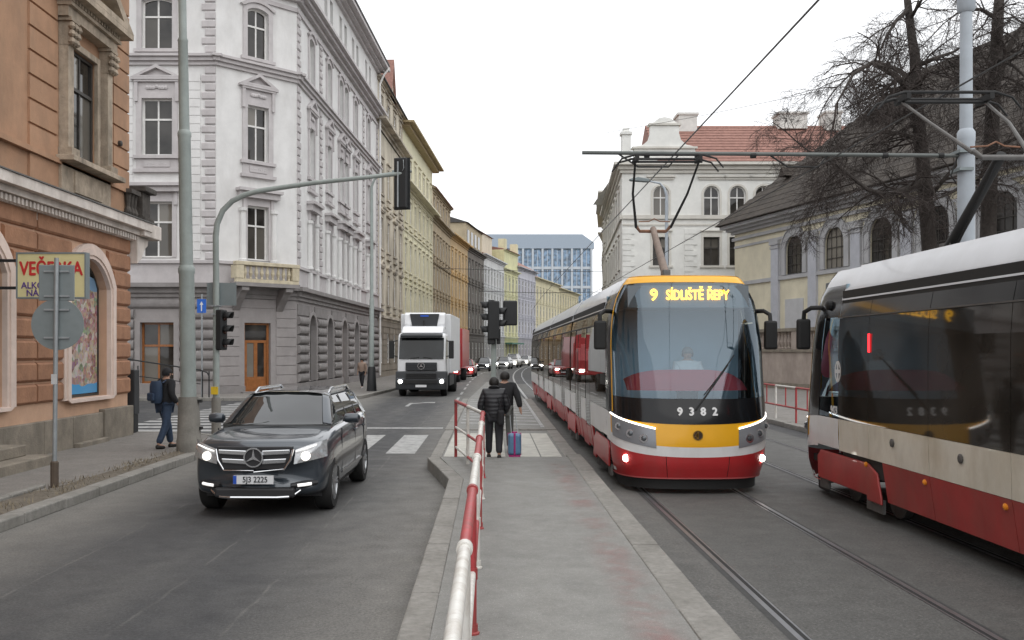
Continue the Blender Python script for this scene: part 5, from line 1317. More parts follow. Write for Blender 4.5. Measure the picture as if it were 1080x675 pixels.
def make_car(name, label, cat, loc, rz, paint, suv=True, L=4.53, W=1.84, H=1.66, lights=True, plate=None, detail=True, group=None, lo=0):
    t = thing(name, label, cat, loc, rz, group); w = W / 2
    hb = .98 if suv else .82          # bonnet front height
    hc = 1.12 if suv else .96         # cowl / belt height
    zb = .24 if suv else .17
    # lower body: half profile bottom centre -> top centre ; third value = y shift for plan curvature
    def prof(wd, z0, zs, zm, zt, crown, ysh=0, roundn=0):
        f = lambda x: ysh * (x / w) ** 2.4
        xs = [0, wd * .55, wd * .93, wd * .985, wd, wd * .985, wd * .93, wd * .8, wd * .45, 0]
        zz = [z0, z0, z0 + .02, zs, zm, zt - .14, zt - .035, zt + .0, zt + crown * .8, zt + crown]
        return [(x, z, f(x)) for x, z in zip(xs, zz)]
    k = L / 4.53
    st = [(.00 * k, prof(w * .86, zb + .16, .42, .55, hb - .22, .02, .30)), (.035 * k, prof(w * .92, zb + .06, .40, .58, hb - .07, .03, .28)), (.16 * k, prof(w * .965, zb + .02, .38, .62, hb + .0, .035, .20)),
          (.5 * k, prof(w * .99, zb, .36, .66, hb + .045, .03, .07)), (.95 * k, prof(w, zb, .36, .68, hb + .09, .03)), (1.35 * k, prof(w, zb, .36, .70, hc - .02, .03)), (1.9 * k, prof(w, zb, .36, .72, hc, .0)),
          (3.0 * k, prof(w, zb, .36, .72, hc + .03, 0)), (3.9 * k, prof(w * .99, zb, .38, .72, hc + .05, 0, -.04)), (4.35 * k, prof(w * .95, zb + .06, .40, .72, hc + .05, 0, -.16)), (4.5 * k, prof(w * .88, zb + .16, .42, .70, hc + .0, 0, -.25)), (4.53 * k, prof(w * .8, zb + .22, .45, .68, hc - .08, 0, -.25))]
    body = loft(st).build('body', paint, t, smooth=True)
    sd_ = body.modifiers.new('sub', 'SUBSURF'); sd_.levels = 2 if detail else 1; sd_.render_levels = sd_.levels; apply_mods(body)
    r = .365 if suv else .32; wy = (.86 * k, .86 * k + 2.755 * k)
    if detail: arch_cut(body, L, wy, r + .055, 2.0)
    MB().box(-w * .86, w * .86, .5 * k, 4.1 * k, .22, .7).build('underbody', M_plastic, t)
    for y in wy:
        for s in (-1, 1): wheel(t, s * (w - .125), y, r, .235, s, 5, detail)
    # greenhouse: dark glass body, then painted roof and pillars over it
    yw0, yw1, yr1, yr0 = 1.22 * k, 2.02 * k, (3.95 if suv else 3.45) * k, 4.42 * k
    zr = H; b0, b1 = w * .86, w * .655
    def gp(xb, zt_, xt, crown=.03): return [(0, hc - .06), (xb * .6, hc - .06), (xb, hc - .05), (xb * .985, hc + .02), (xb + (xt - xb) * .5, hc + (zt_ - hc) * .52), (xt, zt_ - .03), (xt * .9, zt_ + .0), (xt * .5, zt_ + crown * .8), (0, zt_ + crown)]
    def sect(y):                                     # roof height and width along the car
        if y < yw1: a = (y - yw0) / (yw1 - yw0); a = a ** .92
        elif y > yr1: a = 1 - ((y - yr1) / (yr0 - yr1)) ** 1.6
        else: a = 1
        return max(.03, a)
    ys = [yw0, yw0 + .05] + [yw0 + (yw1 - yw0) * q / 6 for q in range(1, 7)] + [yw1 + .12, (yw1 + yr1) / 2 - .3, (yw1 + yr1) / 2 + .4, yr1] + [yr1 + (yr0 - yr1) * q / 5 for q in range(1, 6)]
    stt = []
    for y in ys:
        a = sect(y); zt_ = hc + (zr - .035 - hc) * a; xt = b0 + (b1 - b0) * a
        stt.append((y, gp(b0, zt_, xt, .03 * a + .0)))
    stt = [(y, [(x, z, (.14 * (1 - (x / b0) ** 2) * -1 if y < yw1 + .01 else 0)) for x, z in p]) for y, p in stt]
    gh = loft(stt).build('glasshouse', G_car, t, smooth=True)
    # painted roof skin and pillars follow the glasshouse surface, a few mm proud
    def gpt(y, q, off=.008):
        """point on the glasshouse: q 0 = belt .. 1 = roof edge, then to 2 = roof centre."""
        a = sect(y); zt_ = hc + (zr - .035 - hc) * a; xt = b0 + (b1 - b0) * a
        if q <= 1: x = b0 + (xt - b0) * q; z = hc + (zt_ - .03 - hc) * q
        else: x = xt * (2 - q); z = zt_ - .03 + (.06 + .0 * a) * (1 - (2 - q) ** 4)
        dy = -.14 * (1 - (x / b0) ** 2) if y < yw1 + .01 else 0
        return Vector((x + (off if q <= 1 else off * (2 - q)), y + dy - (off if y < yw1 else 0), z + (off if q > .5 else 0)))
    for s in (-1, 1):
        def strip(f, nu, nv, nm, mt=paint): return MB().grid(lambda i, j: (lambda p: (p.x * s, p.y, p.z))(f(i, j)), nu, nv).build(nm, mt, t, smooth=True)
        strip(lambda i, j: gpt(yw0 + .04 + (yw1 - yw0 - .02) * j, .93 + .22 * i, .012), 3, 10, 'a_pillar')
        strip(lambda i, j: gpt(yw0 + .10 + (yw1 - yw0 - .02) * j + .0, .80 + .16 * i, .010), 2, 10, 'a_pillar')
        for yc, ww, mt in ((2.62 * k, .10, M_plastic), (3.45 * k, .10, M_plastic)) if suv else ((2.5 * k, .1, M_plastic),):
            strip(lambda i, j: gpt(yc + ww * (i - .5), j * .95, .008), 1, 6, 'pillar', mt)
        strip(lambda i, j: gpt((4.02 if suv else 3.6) * k + (.34 if suv else .5) * k * i, j * .98, .010), 3, 6, 'rear_pillar')
        strip(lambda i, j: gpt(yw0 + .1 + (yr0 - yw0 - .12) * j, -.02 + .05 * i, .012), 1, 20, 'belt_trim', M_chrome if suv else M_plastic)
        if suv:
            rp = [gpt(yw1 + .1 + (yr1 - yw1 - .1) * q / 8, 1.06, 0) + Vector((.0, 0, .075 if 0 < q < 8 else .0)) for q in range(9)]
            MB().tube([(p.x * s, p.y, p.z) for p in rp], .024, 8).build('roof_rail', M_chrome, t, smooth=True)
        mir = MB().lathe([(.03, -.11), (.075, -.09), (.095, 0), (.085, .1), (.04, .13)], (0, 0, 0), 12, 'x').build('mirror', paint, t, smooth=True); mir.location = (s * (w + .09), 1.62 * k, hc + .07); mir.scale = (1, .8, .8)
        MB().box(-.12 if s > 0 else .0, .0 if s > 0 else .12, -.03, .03, -.06, -.02).build('mirror_foot', M_plastic, mir)
    MB().grid(lambda i, j: (lambda q: (lambda p: (p.x * (1 if i >= .5 else -1), p.y, p.z))(gpt(yw1 - .03 + (yr1 + .12 - yw1) * j, q, .012)))(2 - abs(2 * i - 1) * 1.0), 16, 14).build('roof_panel', paint, t, smooth=True)
    # front
    def fy(x, z): return .30 * (abs(x) / w) ** 2.4 + (.02 if z > .5 else .04)
    if detail:
        GP = [(-.38, .645), (.38, .645), (.455, .76), (.49, .925), (-.49, .925), (-.455, .76)]
        gr = MB().prism(GP, -.004, .10, 'y').build('grille', M_plastic, t)
        for z0 in (.70, .815):
            lou = MB()
            for s in (-1, 1): lou.prism([(s * .10, z0), (s * (.405 if z0 < .75 else .455), z0 + .02), (s * (.425 if z0 < .75 else .465), z0 + .085), (s * .10, z0 + .07)], -.03, .0, 'y')
            lou.build('grille_bar', M_chrome, gr, bevel=.012)
        MB().tube([(-.50, .01, .90), (-.47, -.01, .76), (-.39, -.022, .635), (0, -.03, .615), (.39, -.022, .635), (.47, -.01, .76), (.50, .01, .90)], .015, 8).build('grille_frame', M_chrome, gr, smooth=True)
        em = MB(); star3(em, .128, -.055, -.035, 0, .795); em.build('emblem', M_chrome, gr)
        eb = MB(); n = 24; eb.prism([(.125 * math.cos(2*math.pi*q/n), .795 + .125 * math.sin(2*math.pi*q/n)) for q in range(n)], -.036, .0, 'y'); eb.build('emblem_disc', M_plastic, gr)
        for s in (-1, 1):
            def hl(i, j):
                x = .515 + .355 * i; zl = .70 + .075 * i; zh = .885 + .115 * i; z = zl + (zh - zl) * j
                bul = .03 * math.sin(math.pi * min(1, max(0, i))) * math.sin(math.pi * j); return (s * (x + .03 * (1 - j) * (i - .5)), .30 * (x / w) ** 2.4 - .03 + .05 * j - bul + .30 * max(0, i - .55) ** 1.5, z)
            hd = MB().grid(hl, 10, 6).build('headlight', M('headlamp_glass', (.42, .43, .44), .08, metal=.35, var=.25, scale=25, coat=1), t, smooth=True)
            x = .645; MB().lathe([(.058, .05), (.058, -.004), (.045, -.010), (.002, -.014)], (s * x, .30 * (x / w) ** 2.4 - .055, .80), 16, 'y').build('lamp', L_head, hd, smooth=True)
            MB().tube([(s * .53, .03, .87), (s * .66, .085, .905), (s * .78, .15, .945)], .010, 6).build('light_guide', L_drl, hd)
            MB().tube([(s * .55, .05, .425), (s * .63, .085, .43), (s * .71, .14, .437)], .020, 8).build('daylight_lamp', L_drl, t, smooth=True)
            MB().tube([(s * .46, .06, .42), (s * .62, .13, .43), (s * .76, .25, .44)], [.03, .05, .035], 8).build('lamp_pod', M_plastic, t, smooth=True)
            MB().tube([(s * .40, -.01, .285), (s * .50, .035, .30), (s * .58, .085, .36)], .016, 8).build('bumper_chrome', M_chrome, t, smooth=True)
        MB().box(-.52, .52, -.012, .12, .27, .40).build('lower_intake', M_plastic, t, bevel=.03)
        MB().tube([(-.45, .0, .285), (-.3, -.03, .28), (.3, -.03, .28), (.45, .0, .285)], .020, 8).build('skid_bar', M_chrome, t)
        pl = MB().box(-.26, .26, -.055, -.03, .455, .565).build('number_plate', M_plate, t)
        MB().box(-.259, -.215, -.0575, -.0545, .457, .563).build('plate_strip', M_plateb, pl)
        if plate: lettering(plate, .105, M('plate_black', (.02, .02, .025), .5), pl, (.025, -.057, .51), (R(90), 0, 0), .0015, .88, 'plate_lettering')
        for s in (-1, 1):
            for y0, y1 in ((1.5 * k, 2.6 * k), (2.62 * k, 3.45 * k)):
                dh = MB().tube([(s * (w + .012), y1 - .26, hc - .15), (s * (w + .035), y1 - .2, hc - .15), (s * (w + .035), y1 - .06, hc - .15), (s * (w + .012), y1 - .02, hc - .15)], .014, 6).build('door_handle', paint, t, smooth=True)
            for y in (1.42 * k, 2.6 * k, 3.5 * k): MB().box(s * (w * .99) - .012, s * (w * .99) + .004, y - .004, y + .004, .42, hc - .06).build('door_seam', M_plastic, t)
            MB().box(s * w - .03, s * w + .012, 1.35 * k, 3.15 * k, .44, .475).build('sill_strip', M_chrome, t)
    else:
        MB().box(-.5, .5, -.012, .1, .48, .62).build('grille', M_plastic, t)
        for s in (-1, 1): MB().box(s * .58 - .14, s * .58 + .14, .04, .2, .58, .72).build('headlight', L_white if lights else M_lens, t)
        MB().box(-.26, .26, -.03, .0, .36, .46).build('number_plate', M_plate, t)
    return t
C_blue = M('dark_blue_metallic', (.038, .048, .060), .28, metal=.35, var=.04, coat=1.0)
suv = make_car('car', 'dark blue-grey four-wheel-drive car with lit headlamps in the left lane', 'car', (-3.06, 12.25, 0), R(-1.0), C_blue, True, 4.5, 1.80, 1.57, plate='5J3 2225')
def far_car(label, x, y, paint, rz=0, suv=False, L=4.2, H=1.46, W=1.76):
    return make_car('car', label, 'car', (x, y, 0), rz, paint, suv, L, W, H, True, None, False, 'cars queueing down the street')
c_red = M('car_red', (.30, .03, .03), .3, coat=.6); c_dk = M('car_dark', (.03, .033, .04), .3, coat=.6); c_wh = M('car_white', (.66, .66, .65), .35, coat=.5); c_sil = M('car_silver', (.40, .41, .42), .3, metal=.3, coat=.6)
far_car('red car half hidden behind the refrigerated truck', px(489, 78), 78, c_red, R(-3))
far_car('dark car following on the lane line left of the island signal pole', px(508, 100), 100, c_dk, R(-6), L=4.5)
far_car('silver car just right of the island signal pole, far down the street', px(529, 112), 112, c_sil, R(-9))
far_car('white off-road car, largest of the far row right of the signal pole', px(538, 122), 122, c_wh, R(-10), True, 4.6, 1.75, 1.9)
far_car('white car at the bend, last but one of the far row', px(551, 138), 138, c_wh, R(-14))
far_car('pale car at the bend, last of the row by the tram tail', px(560, 152), 152, c_sil, R(-16))

# refrigerated truck
TW = M('truck_white', (.70, .71, .72), .4, var=.03, coat=.4); TD = M('truck_dark_grey', (.030, .033, .036), .5, var=.08)
tk = thing('truck', 'white refrigerated box truck with dark bumper and lit headlamps', 'truck', (px(446, 46), 45.0, 0), R(-2))
cab = MB().prism([(.10, .9), (.0, 1.15), (-.02, 1.75), (.30, 2.98), (.45, 3.02), (2.0, 3.02), (2.0, .9)], -1.15, 1.15, 'x').build('cab', TW, tk, bevel=.13)
MB().prism([(-.055, 1.78), (.235, 2.80), (.30, 2.80), (.02, 1.78)], -1.06, 1.06, 'x').build('windscreen', Mglass('truck_glass', (.012, .014, .015), 1.42, .02), cab)
for s in (-1, 1): MB().prism([(.25, 1.78), (.5, 2.7), (1.5, 2.7), (1.5, 1.78)], s * 1.152 - .01, s * 1.152 + .01, 'x').build('side_window', G_car, cab)
MB().prism([(.3, 3.03), (.9, 3.35), (1.9, 3.4), (1.9, 3.03)], -1.0, 1.0, 'x').build('roof_deflector', TW, tk, bevel=.05)
bp_ = MB().prism([(-.12, .32), (-.16, .7), (-.08, 1.2), (.5, 1.2), (.5, .32)], -1.22, 1.22, 'x').build('bumper', TD, tk, bevel=.05)
MB().box(-.75, .75, -.08, .0, 1.22, 1.62).build('grille', TD, tk, bevel=.03)
for z in (.86, .95, 1.04): MB().box(-.72, .72, -.175, -.12, z, z + .05).build('intake_slat', T_rub, tk)
for s in (-1, 1): MB().box(s * 1.155 - .006, s * 1.155 + .006, .55, .56, 1.0, 2.75).build('door_seam', T_rub, tk)
MB().prism([(.16, 2.86), (-.02, 2.80), (-.04, 2.90), (.2, 2.98)], -1.0, 1.0, 'x').build('sun_visor', TD, tk)
for z in (1.27, 1.38, 1.49): MB().box(-.7, .7, -.1, -.078, z, z + .07).build('grille_bar', TD, tk)
e = MB(); star3(e, .17, -.135, -.115, 0, 1.45); e.build('emblem', M_chrome, tk)
MB().box(-.26, .26, -.185, -.165, .45, .56).build('number_plate', M_plate, tk)
MB().box(-.8, .8, -.19, -.16, .62, .78).build('bumper_slot', T_rub, tk)
for s in (-1, 1):
    hl_ = MB().box(s * .98 - .18, s * .98 + .18, -.19, -.1, .62, .88).build('headlight', M_lens, tk, bevel=.03)
    MB().lathe([(.09, 0), (.09, -.02), (.002, -.04)], (s * .98, -.19, .72), 14, 'y').build('lamp', L_white, hl_)
    m = MB().box(-.12, .12, -.05, .1, -.45, .4).build('mirror', T_rub, tk, bevel=.03); m.location = (s * 1.42, .0, 2.25)
    MB().tube([(0, .05, .35), (-s * .25, .2, .4)], .025, 6).build('mirror_arm', T_rub, m); MB().tube([(0, .05, -.3), (-s * .25, .2, -.35)], .025, 6).build('mirror_arm', T_rub, m)
    MB().tube([(s * .5, -.075, 1.82), (s * .1, -.05, 1.86)], .015, 5).build('wiper', T_rub, tk)
    wheel(tk, s * 1.0, .95, .48, .3, s, 5, False); wheel(tk, s * 1.0, 5.6, .48, .5, s, 5, False)
    MB().box(s * 1.12, s * 1.2, 2.0, 4.7, .45, 1.0).build('side_guard', TD, tk)
MB().box(-.5, .5, .6, 8.2, .5, 1.0).build('chassis', T_rub, tk)
bx_ = MB().box(-1.25, 1.25, 2.1, 8.6, 1.05, 4.0).build('cargo_box', M('box_white', (.64, .65, .66), .45, var=.05), tk, bevel=.04)
ru = MB().prism([(2.09, 3.15), (1.55, 3.25), (1.45, 3.5), (1.5, 3.95), (1.7, 4.05), (2.09, 4.05)], -1.0, 1.0, 'x').build('cooling_unit', TW, tk, bevel=.05)
MB().prism([(-.72, 3.98), (.72, 3.98), (.6, 3.32), (-.6, 3.32)], 1.42, 1.5, 'y').build('cooling_grille', TD, ru)
MB().box(-.2, .2, 1.40, 1.418, 3.84, 3.92).build('unit_badge', M_plateb, ru)
MB().lathe([(.05, 0), (.05, .25), (.0, .26)], (0, 1.2, 3.4), 8).build('beacon', T_rub, tk)
# red truck body behind it
rt_ = thing('truck', 'red box truck mostly hidden behind the white refrigerated truck', 'truck', (px(468, 66), 65, 0), R(-3))
MB().box(-1.2, 1.2, 1.6, 8, 1.0, 3.75).build('cargo_box', M('truck_red', (.40, .035, .04), .45, var=.08, coat=.3), rt_, bevel=.04)
MB().prism([(.0, .5), (-.05, 1.5), (.35, 2.7), (1.55, 2.75), (1.55, .5)], -1.1, 1.1, 'x').build('cab', MATS['truck_red'], rt_, bevel=.06)
MB().prism([(-.03, 1.55), (.30, 2.5), (.36, 2.5), (.05, 1.55)], -1.0, 1.0, 'x').build('windscreen', G_car, rt_)
for s in (-1, 1):
    MB().box(s * .85 - .15, s * .85 + .15, -.04, .06, .7, .9).build('headlight', L_white, rt_)
    wheel(rt_, s * .95, .8, .45, .3, s, 5, False); wheel(rt_, s * .95, 5.5, .45, .4, s, 5, False)
# ---------------------------------------------------------------- street furniture
M_pole = M('grey_green_pole_paint', (.28, .315, .30), .55, var=.12, scale=3, dark=(.17, .18, .165), dscale=2, damt=.4)
M_pole2 = M('light_blue_grey_paint', (.37, .41, .45), .5, var=.07, scale=3)
M_conc = M('concrete_base', (.19, .18, .16), .9, var=.2, scale=4, bump=.4, dark=(.10, .095, .085), dscale=2, damt=.6)
M_galv = M('galvanised', (.30, .32, .33), .5, metal=.4, var=.12, scale=6)
M_signback = M('sign_back_grey', (.20, .23, .235), .55, metal=.2, var=.08, scale=4)
M_sred = M('railing_red', (.38, .045, .05), .5, var=.16, scale=9, coat=.05, dark=(.16, .075, .055), dscale=11, damt=.75)
M_swhite = M('railing_white', (.66, .65, .61), .4, var=.08, scale=9, coat=.05, dark=(.30, .24, .18), dscale=11, damt=.6)
M_sig = M('signal_black', (.016, .017, .018), .55, var=.15)
M_lensoff = M('dark_signal_lens', (.05, .02, .015), .2, coat=.5)

# mast at the left kerb
ms = thing('mast', 'tall grey-green mast on a thick base beside the man with backpack', 'post', (-6.11, 19.2, .12), 0)
MB().lathe([(.25, 0), (.25, .25), (.235, .28), (.20, 1.05), (.19, 1.12)], n=20).build('base', M_conc, ms, smooth=True)
MB().lathe([(.155, 1.1), (.150, 3.60), (.165, 3.64), (.165, 3.72), (.135, 3.78)], n=18).build('lower_tube', M_pole, ms, smooth=True)
MB().lathe([(.132, 3.76), (.122, 6.35), (.135, 6.4), (.135, 6.46), (.105, 6.52)], n=18).build('middle_tube', M_pole, ms, smooth=True)
MB().lathe([(.103, 6.5), (.095, 8.3), (.105, 8.33), (.08, 8.4), (.075, 11)], n=18).build('upper_tube', M_pole, ms, smooth=True)
for z in (.45, 1.0): MB().box(.18, .27, -.05, .05, z, z + .06).build('hinge', T_rub, ms)
ms.rotation_euler = (0, R(-.9), 0)

def visor_head(parent, loc, rz, n=3, r=.10, board=None, name='signal_head', vis=True):
    """signal head facing local -y."""
    h = MB().box(-.15, .15, 0, .16, -.16 * n, .16 * n).build(name, M_sig, parent, bevel=.03); h.location = loc; h.rotation_euler = (0, 0, rz)
    for k in range(n):
        z = .32 * (k - (n - 1) / 2)
        MB().lathe([(r, 0), (r, -.02), (.01, -.03)], (0, -.0, z), 14, 'y').build('lens', M_lensoff, h)
        v = MB()
        v.grid(lambda i, j: (r * 1.12 * math.cos(R(-20 + 220 * i)), -.24 * j * (1 - .35 * abs(2*i - 1)), z + r * 1.12 * math.sin(R(-20 + 220 * i))), 14, 2); vo = v.build('visor', M_sig, h, smooth=True)
        sm = vo.modifiers.new('thick', 'SOLIDIFY'); sm.thickness = .008
    if board:
        MB().box(-board[0], board[0], .02, .035, -board[1], board[1]).build('backboard', M_sig, h, bevel=.005)
    return h
# signal post with curved arm on the left corner
D = 22.5
sp = thing('traffic_signal', 'grey signal post with long curved arm reaching over the lane', 'traffic light', (px(228, D), D, .12))
def lp(x, y): return (px(x, D) - px(228, D), 0, pz(y, D) - .12)
MB().lathe([(.11, 0), (.11, .9), (.085, .95)], n=14).build('base_sleeve', M_conc, sp, smooth=True)
MB().tube([(0, 0, .9), lp(228, 300), lp(227.5, 250), lp(229, 236), lp(235, 222), lp(245, 212), lp(258, 205.5), lp(275, 201), lp(330, 193), lp(424, 183)], [.08, .075, .072, .07, .068, .066, .064, .062, .055, .048], 12).build('curved_pole', M_pole, sp, smooth=True)
hd = MB().box(-.155, .155, -.09, .09, -.6, .6).build('signal_head', M_sig, sp, bevel=.03); hd.location = (lp(423, 193)[0], .05, lp(423, 193)[2]); hd.rotation_euler = (0, 0, R(-12))
MB().box(-.20, .20, .06, .075, -.62, .62).build('backboard', M_sig, hd)
MB().tube([(-.05, -.12, -.58), (-.05, -.12, .5)], .02, 6).build('mounting_rail', M_galv, hd)
MB().tube([(.06, -.1, .28), (.1, -.13, .34), (.09, -.12, .5), (.08, -.1, .54)], .008, 5).build('cable', M_galv, hd)
for k in range(3):
    MB().lathe([(.1, .09), (.1, .11), (.01, .12)], (0, 0, -.36 + .36 * k), 12, 'y').build('lens', M_lensoff, hd)
visor_head(sp, (.20, .0, pz(348, D) - .12), R(78), 3)
MB().box(-.25, .45, .09, .11, pz(322, D) - .12, pz(298, D) - .12).build('sign_back', M_signback, sp)
MB().box(-.09, .07, -.12, -.08, 1.02, 1.2).build('push_button', M('yellow_box', (.62, .42, .03), .4), sp)
for z in (2.9, 3.1): MB().box(-.1, .1, -.1, .1, z, z + .03).build('clamp', M_galv, sp)

# round and square sign backs on a thin post
D = 14.2
sg = thing('road_sign', 'backs of a square and a round road sign on a thin post by the kerb', 'road sign', (px(57.5, D), D, .12))
MB().lathe([(.06, 0), (.06, .38), (.045, .4)], n=10).build('post_foot', M('rusty_foot', (.08, .06, .045), .8, var=.3), sg)
MB().tube([(0, 0, .2), (.03, 0, pz(272, D) - .12)], .033, 10).build('post', M_galv, sg, smooth=True)
zc_ = pz(342, D) - .12
MB().lathe([(.385, -.075), (.385, -.06)], (.02, 0, zc_), 40, 'y').build('round_sign', M_signback, sg); 
MB().box(-.255, .27, -.078, -.058, pz(317, D) - .12, pz(279, D) - .12).build('square_sign', M_signback, sg, bevel=.01)
sg.rotation_euler = (0, 0, math.pi) if False else (0, 0, R(4))
for z in (zc_ - .2, zc_ + .22, pz(312, D) - .12, pz(286, D) - .12): MB().box(-.17, .2, -.056, -.034, z - .014, z + .014).build('clamp', M_galv, sg)
# signs sit behind the post as seen from the camera
for o in sg.children:
    if o.name.split('.')[0] in ('round_sign', 'square_sign', 'clamp'): o.location.y = .135 if o.name.split('.')[0] != 'clamp' else .09
MB().box(-.036, .04, -.036, .0, 1.55, 1.7).build('sticker', M('sticker_white', (.5, .5, .5), .5), sg)

# shop sign box on the orange house
D = 16.6
ss = thing('shop_sign', 'cream shop sign box with red lettering projecting from the orange house', 'shop sign', (px(18, D), D, pz(314, D)))
Wd, Hd = px(90, D) - px(18, D), pz(267, D) - pz(314, D)
MB().box(0, Wd, 0, .14, 0, Hd).build('sign_box', M('sign_cream', (.62, .56, .30), .4, var=.06), ss, bevel=.01)
MB().ring([(-.015, -.015), (Wd + .015, -.015), (Wd + .015, Hd + .015), (-.015, Hd + .015)], [(.012, .012), (Wd - .012, .012), (Wd - .012, Hd - .012), (.012, Hd - .012)], -.012, .15, 'y').build('sign_frame', M_signback, ss)
lettering('VEČERKA', .34, M('sign_red', (.50, .03, .03), .5), ss, (Wd * .5, -.006, Hd * .64), (R(90), 0, 0), .008, .76)
pu = M('sign_purple', (.10, .05, .22), .5)
lettering('ALKOHOL', .16, pu, ss, (Wd * .36, -.006, Hd * .27), (R(90), 0, 0), .003, .95); lettering('NÁPOJE', .16, pu, ss, (Wd * .36, -.006, Hd * .10), (R(90), 0, 0), .003, .95)
for z in (.15, Hd - .15): MB().box(-.62, -.016, .04, .09, z, z + .05).build('bracket', T_rub, ss)

cb = thing('cabinet', 'tall black utility cabinet at the corner of the orange house', 'cabinet', (px(139, 23.9), 23.75, .1))
MB().box(-.17, .17, -.15, .15, 0, .48).build('plinth', M_sig, cb, bevel=.02); MB().box(-.19, .19, -.17, .17, .485, 1.6).build('door_box', M('cabinet_black', (.03, .032, .035), .5, var=.1), cb, bevel=.02)

# one-way sign before the corner house, stair handrail
D = 42
ow = thing('road_sign', 'blue one-way arrow sign on a thin post before the corner house', 'road sign', (px(213, D), D, .12))
MB().tube([(0, 0, 0), (0, 0, pz(313, D))], .04, 8).build('post', M_galv, ow)
ob_ = MB().box(-.2, .2, -.06, -.04, pz(330, D) - .12, pz(315.5, D) - .12).build('sign_plate', M('sign_blue', (.03, .13, .50), .4), ow)
zz = pz(323, D) - .12; ab_ = MB().prism([(-.025, zz - .22), (.025, zz - .22), (.025, zz + .06), (.08, zz + .06), (0, zz + .22), (-.08, zz + .06), (-.025, zz + .06)], -.068, -.061, 'y'); ab_.build('arrow', T_cream, ob_)
hr = thing('handrail', 'black metal handrail along the side front of the white corner house', 'handrail', (px(209, 40.9), 41.5, .12))
x0 = px(209, 41.5)
for x in (209, 216, 175, 141): MB().tube([(px(x, 41.5) - x0, 0, 0), (px(x, 41.5) - x0, 0, 1.15 + (.25 if x < 180 else 0))], .03, 8).build('post', M_sig, hr)
MB().tube([(px(120, 41.5) - x0, 0, 1.75), (px(141, 41.5) - x0, 0, 1.62), (px(207, 41.5) - x0, 0, 1.2), (px(214, 41.5) - x0, 0, 1.1), (px(216, 41.5) - x0, 0, .95)], .03, 8).build('rail', M_sig, hr, smooth=True)
MB().tube([(px(120, 41.5) - x0, 0, 1.05), (px(207, 41.5) - x0, 0, .6)], .022, 6).build('rail', M_sig, hr)

# street lamp by the white corner house, another far right
def street_lamp(label, x, d, ztop, reach, pole, base=True, xr=0):
    t = thing('street_lamp', label, 'street lamp', (x, d, .12), group='street lamps')
    if base: MB().lathe([(.26, 0), (.25, .1), (.19, 1.2), (.15, 1.25)], n=14).build('base', M_sig if base == 1 else M_conc, t, smooth=True)
    MB().lathe([(.13, .1), (.115, ztop * .42), (.09, ztop * .43), (.075, ztop - .9)], n=12).build('pole', pole, t, smooth=True)
    s = 1 if reach > 0 else -1
    MB().tube([(0, 0, ztop - .95), (0, 0, ztop - .6), (reach * .12, 0, ztop - .25), (reach * .35, 0, ztop), (reach, 0, ztop + .12)], [.07, .065, .055, .05, .04], 10).build('arm', pole, t, smooth=True)
    MB().prism([(reach - s * .05, ztop + .05), (reach + s * .9, ztop + .12), (reach + s * .95, ztop + .2), (reach + s * .5, ztop + .3), (reach - s * .05, ztop + .2)], -.15, .15, 'y').build('lantern', M_signback, t, bevel=.03)
    return t
street_lamp('grey street lamp standing before the street front of the white corner house', px(391.5, 48), 48.2, pz(186, 48), 1.1, M_pole, 1)
street_lamp('pale blue-grey street lamp seen behind the raised pantograph of the oncoming tram', px(703, 46.7), 46.7, pz(196, 46.7), -.9, M_pole2, 2)

# catenary mast at the right with its bracket arm
D = 18.7
cm_ = thing('mast', 'pale blue-grey overhead line mast rising behind the right-hand tram', 'post', (px(1019, D), D, .12), R(0))
MB().lathe([(.175, 0), (.158, 6.15), (.168, 6.2), (.168, 6.35), (.125, 6.42)], n=20).build('lower_tube', M_pole2, cm_, smooth=True)
MB().lathe([(.12, 6.4), (.112, 8.75)], n=18).build('upper_tube', M_pole2, cm_, smooth=True)
MB().lathe([(.125, 8.72), (.17, 8.78), (.17, 9.5), (.14, 9.55)], n=18).build('collar', M_pole2, cm_, smooth=True)
az = pz(161, D) - .12; x1 = px(614, D) - px(1019, D)
MB().tube([(-.15, 0, az - .06), (x1, 0, az)], .038, 10).build('bracket_arm', M('arm_grey', (.12, .13, .125), .6, metal=.3, var=.15), cm_, smooth=True)
for x in (-.5, -1.6, -4.2, -5.3, -6.3): MB().tube([(x - .05, 0, az - .06), (x + .05, 0, az - .055)], .055, 10).build('arm_clamp', T_rub, cm_)
for z in (az - .35, az + .0): MB().box(-.22, .05, -.2, .2, z - .03, z + .03).build('pole_band', M_signback, cm_)
MB().tube([(-.18, 0, az - .1), (-.3, 0, az - .45), (-.2, 0, az - .6)], .015, 6).build('cable', T_rub, cm_)
for wx in (3.2, 6.15):
    lx = wx - px(1019, D); MB().tube([(lx - .7, 0, az - .02), (lx - .3, 0, az - .28), (lx + .3, 0, az - .28), (lx + .5, 0, az - .04)], .018, 6).build('wire_hanger', T_rub, cm_)
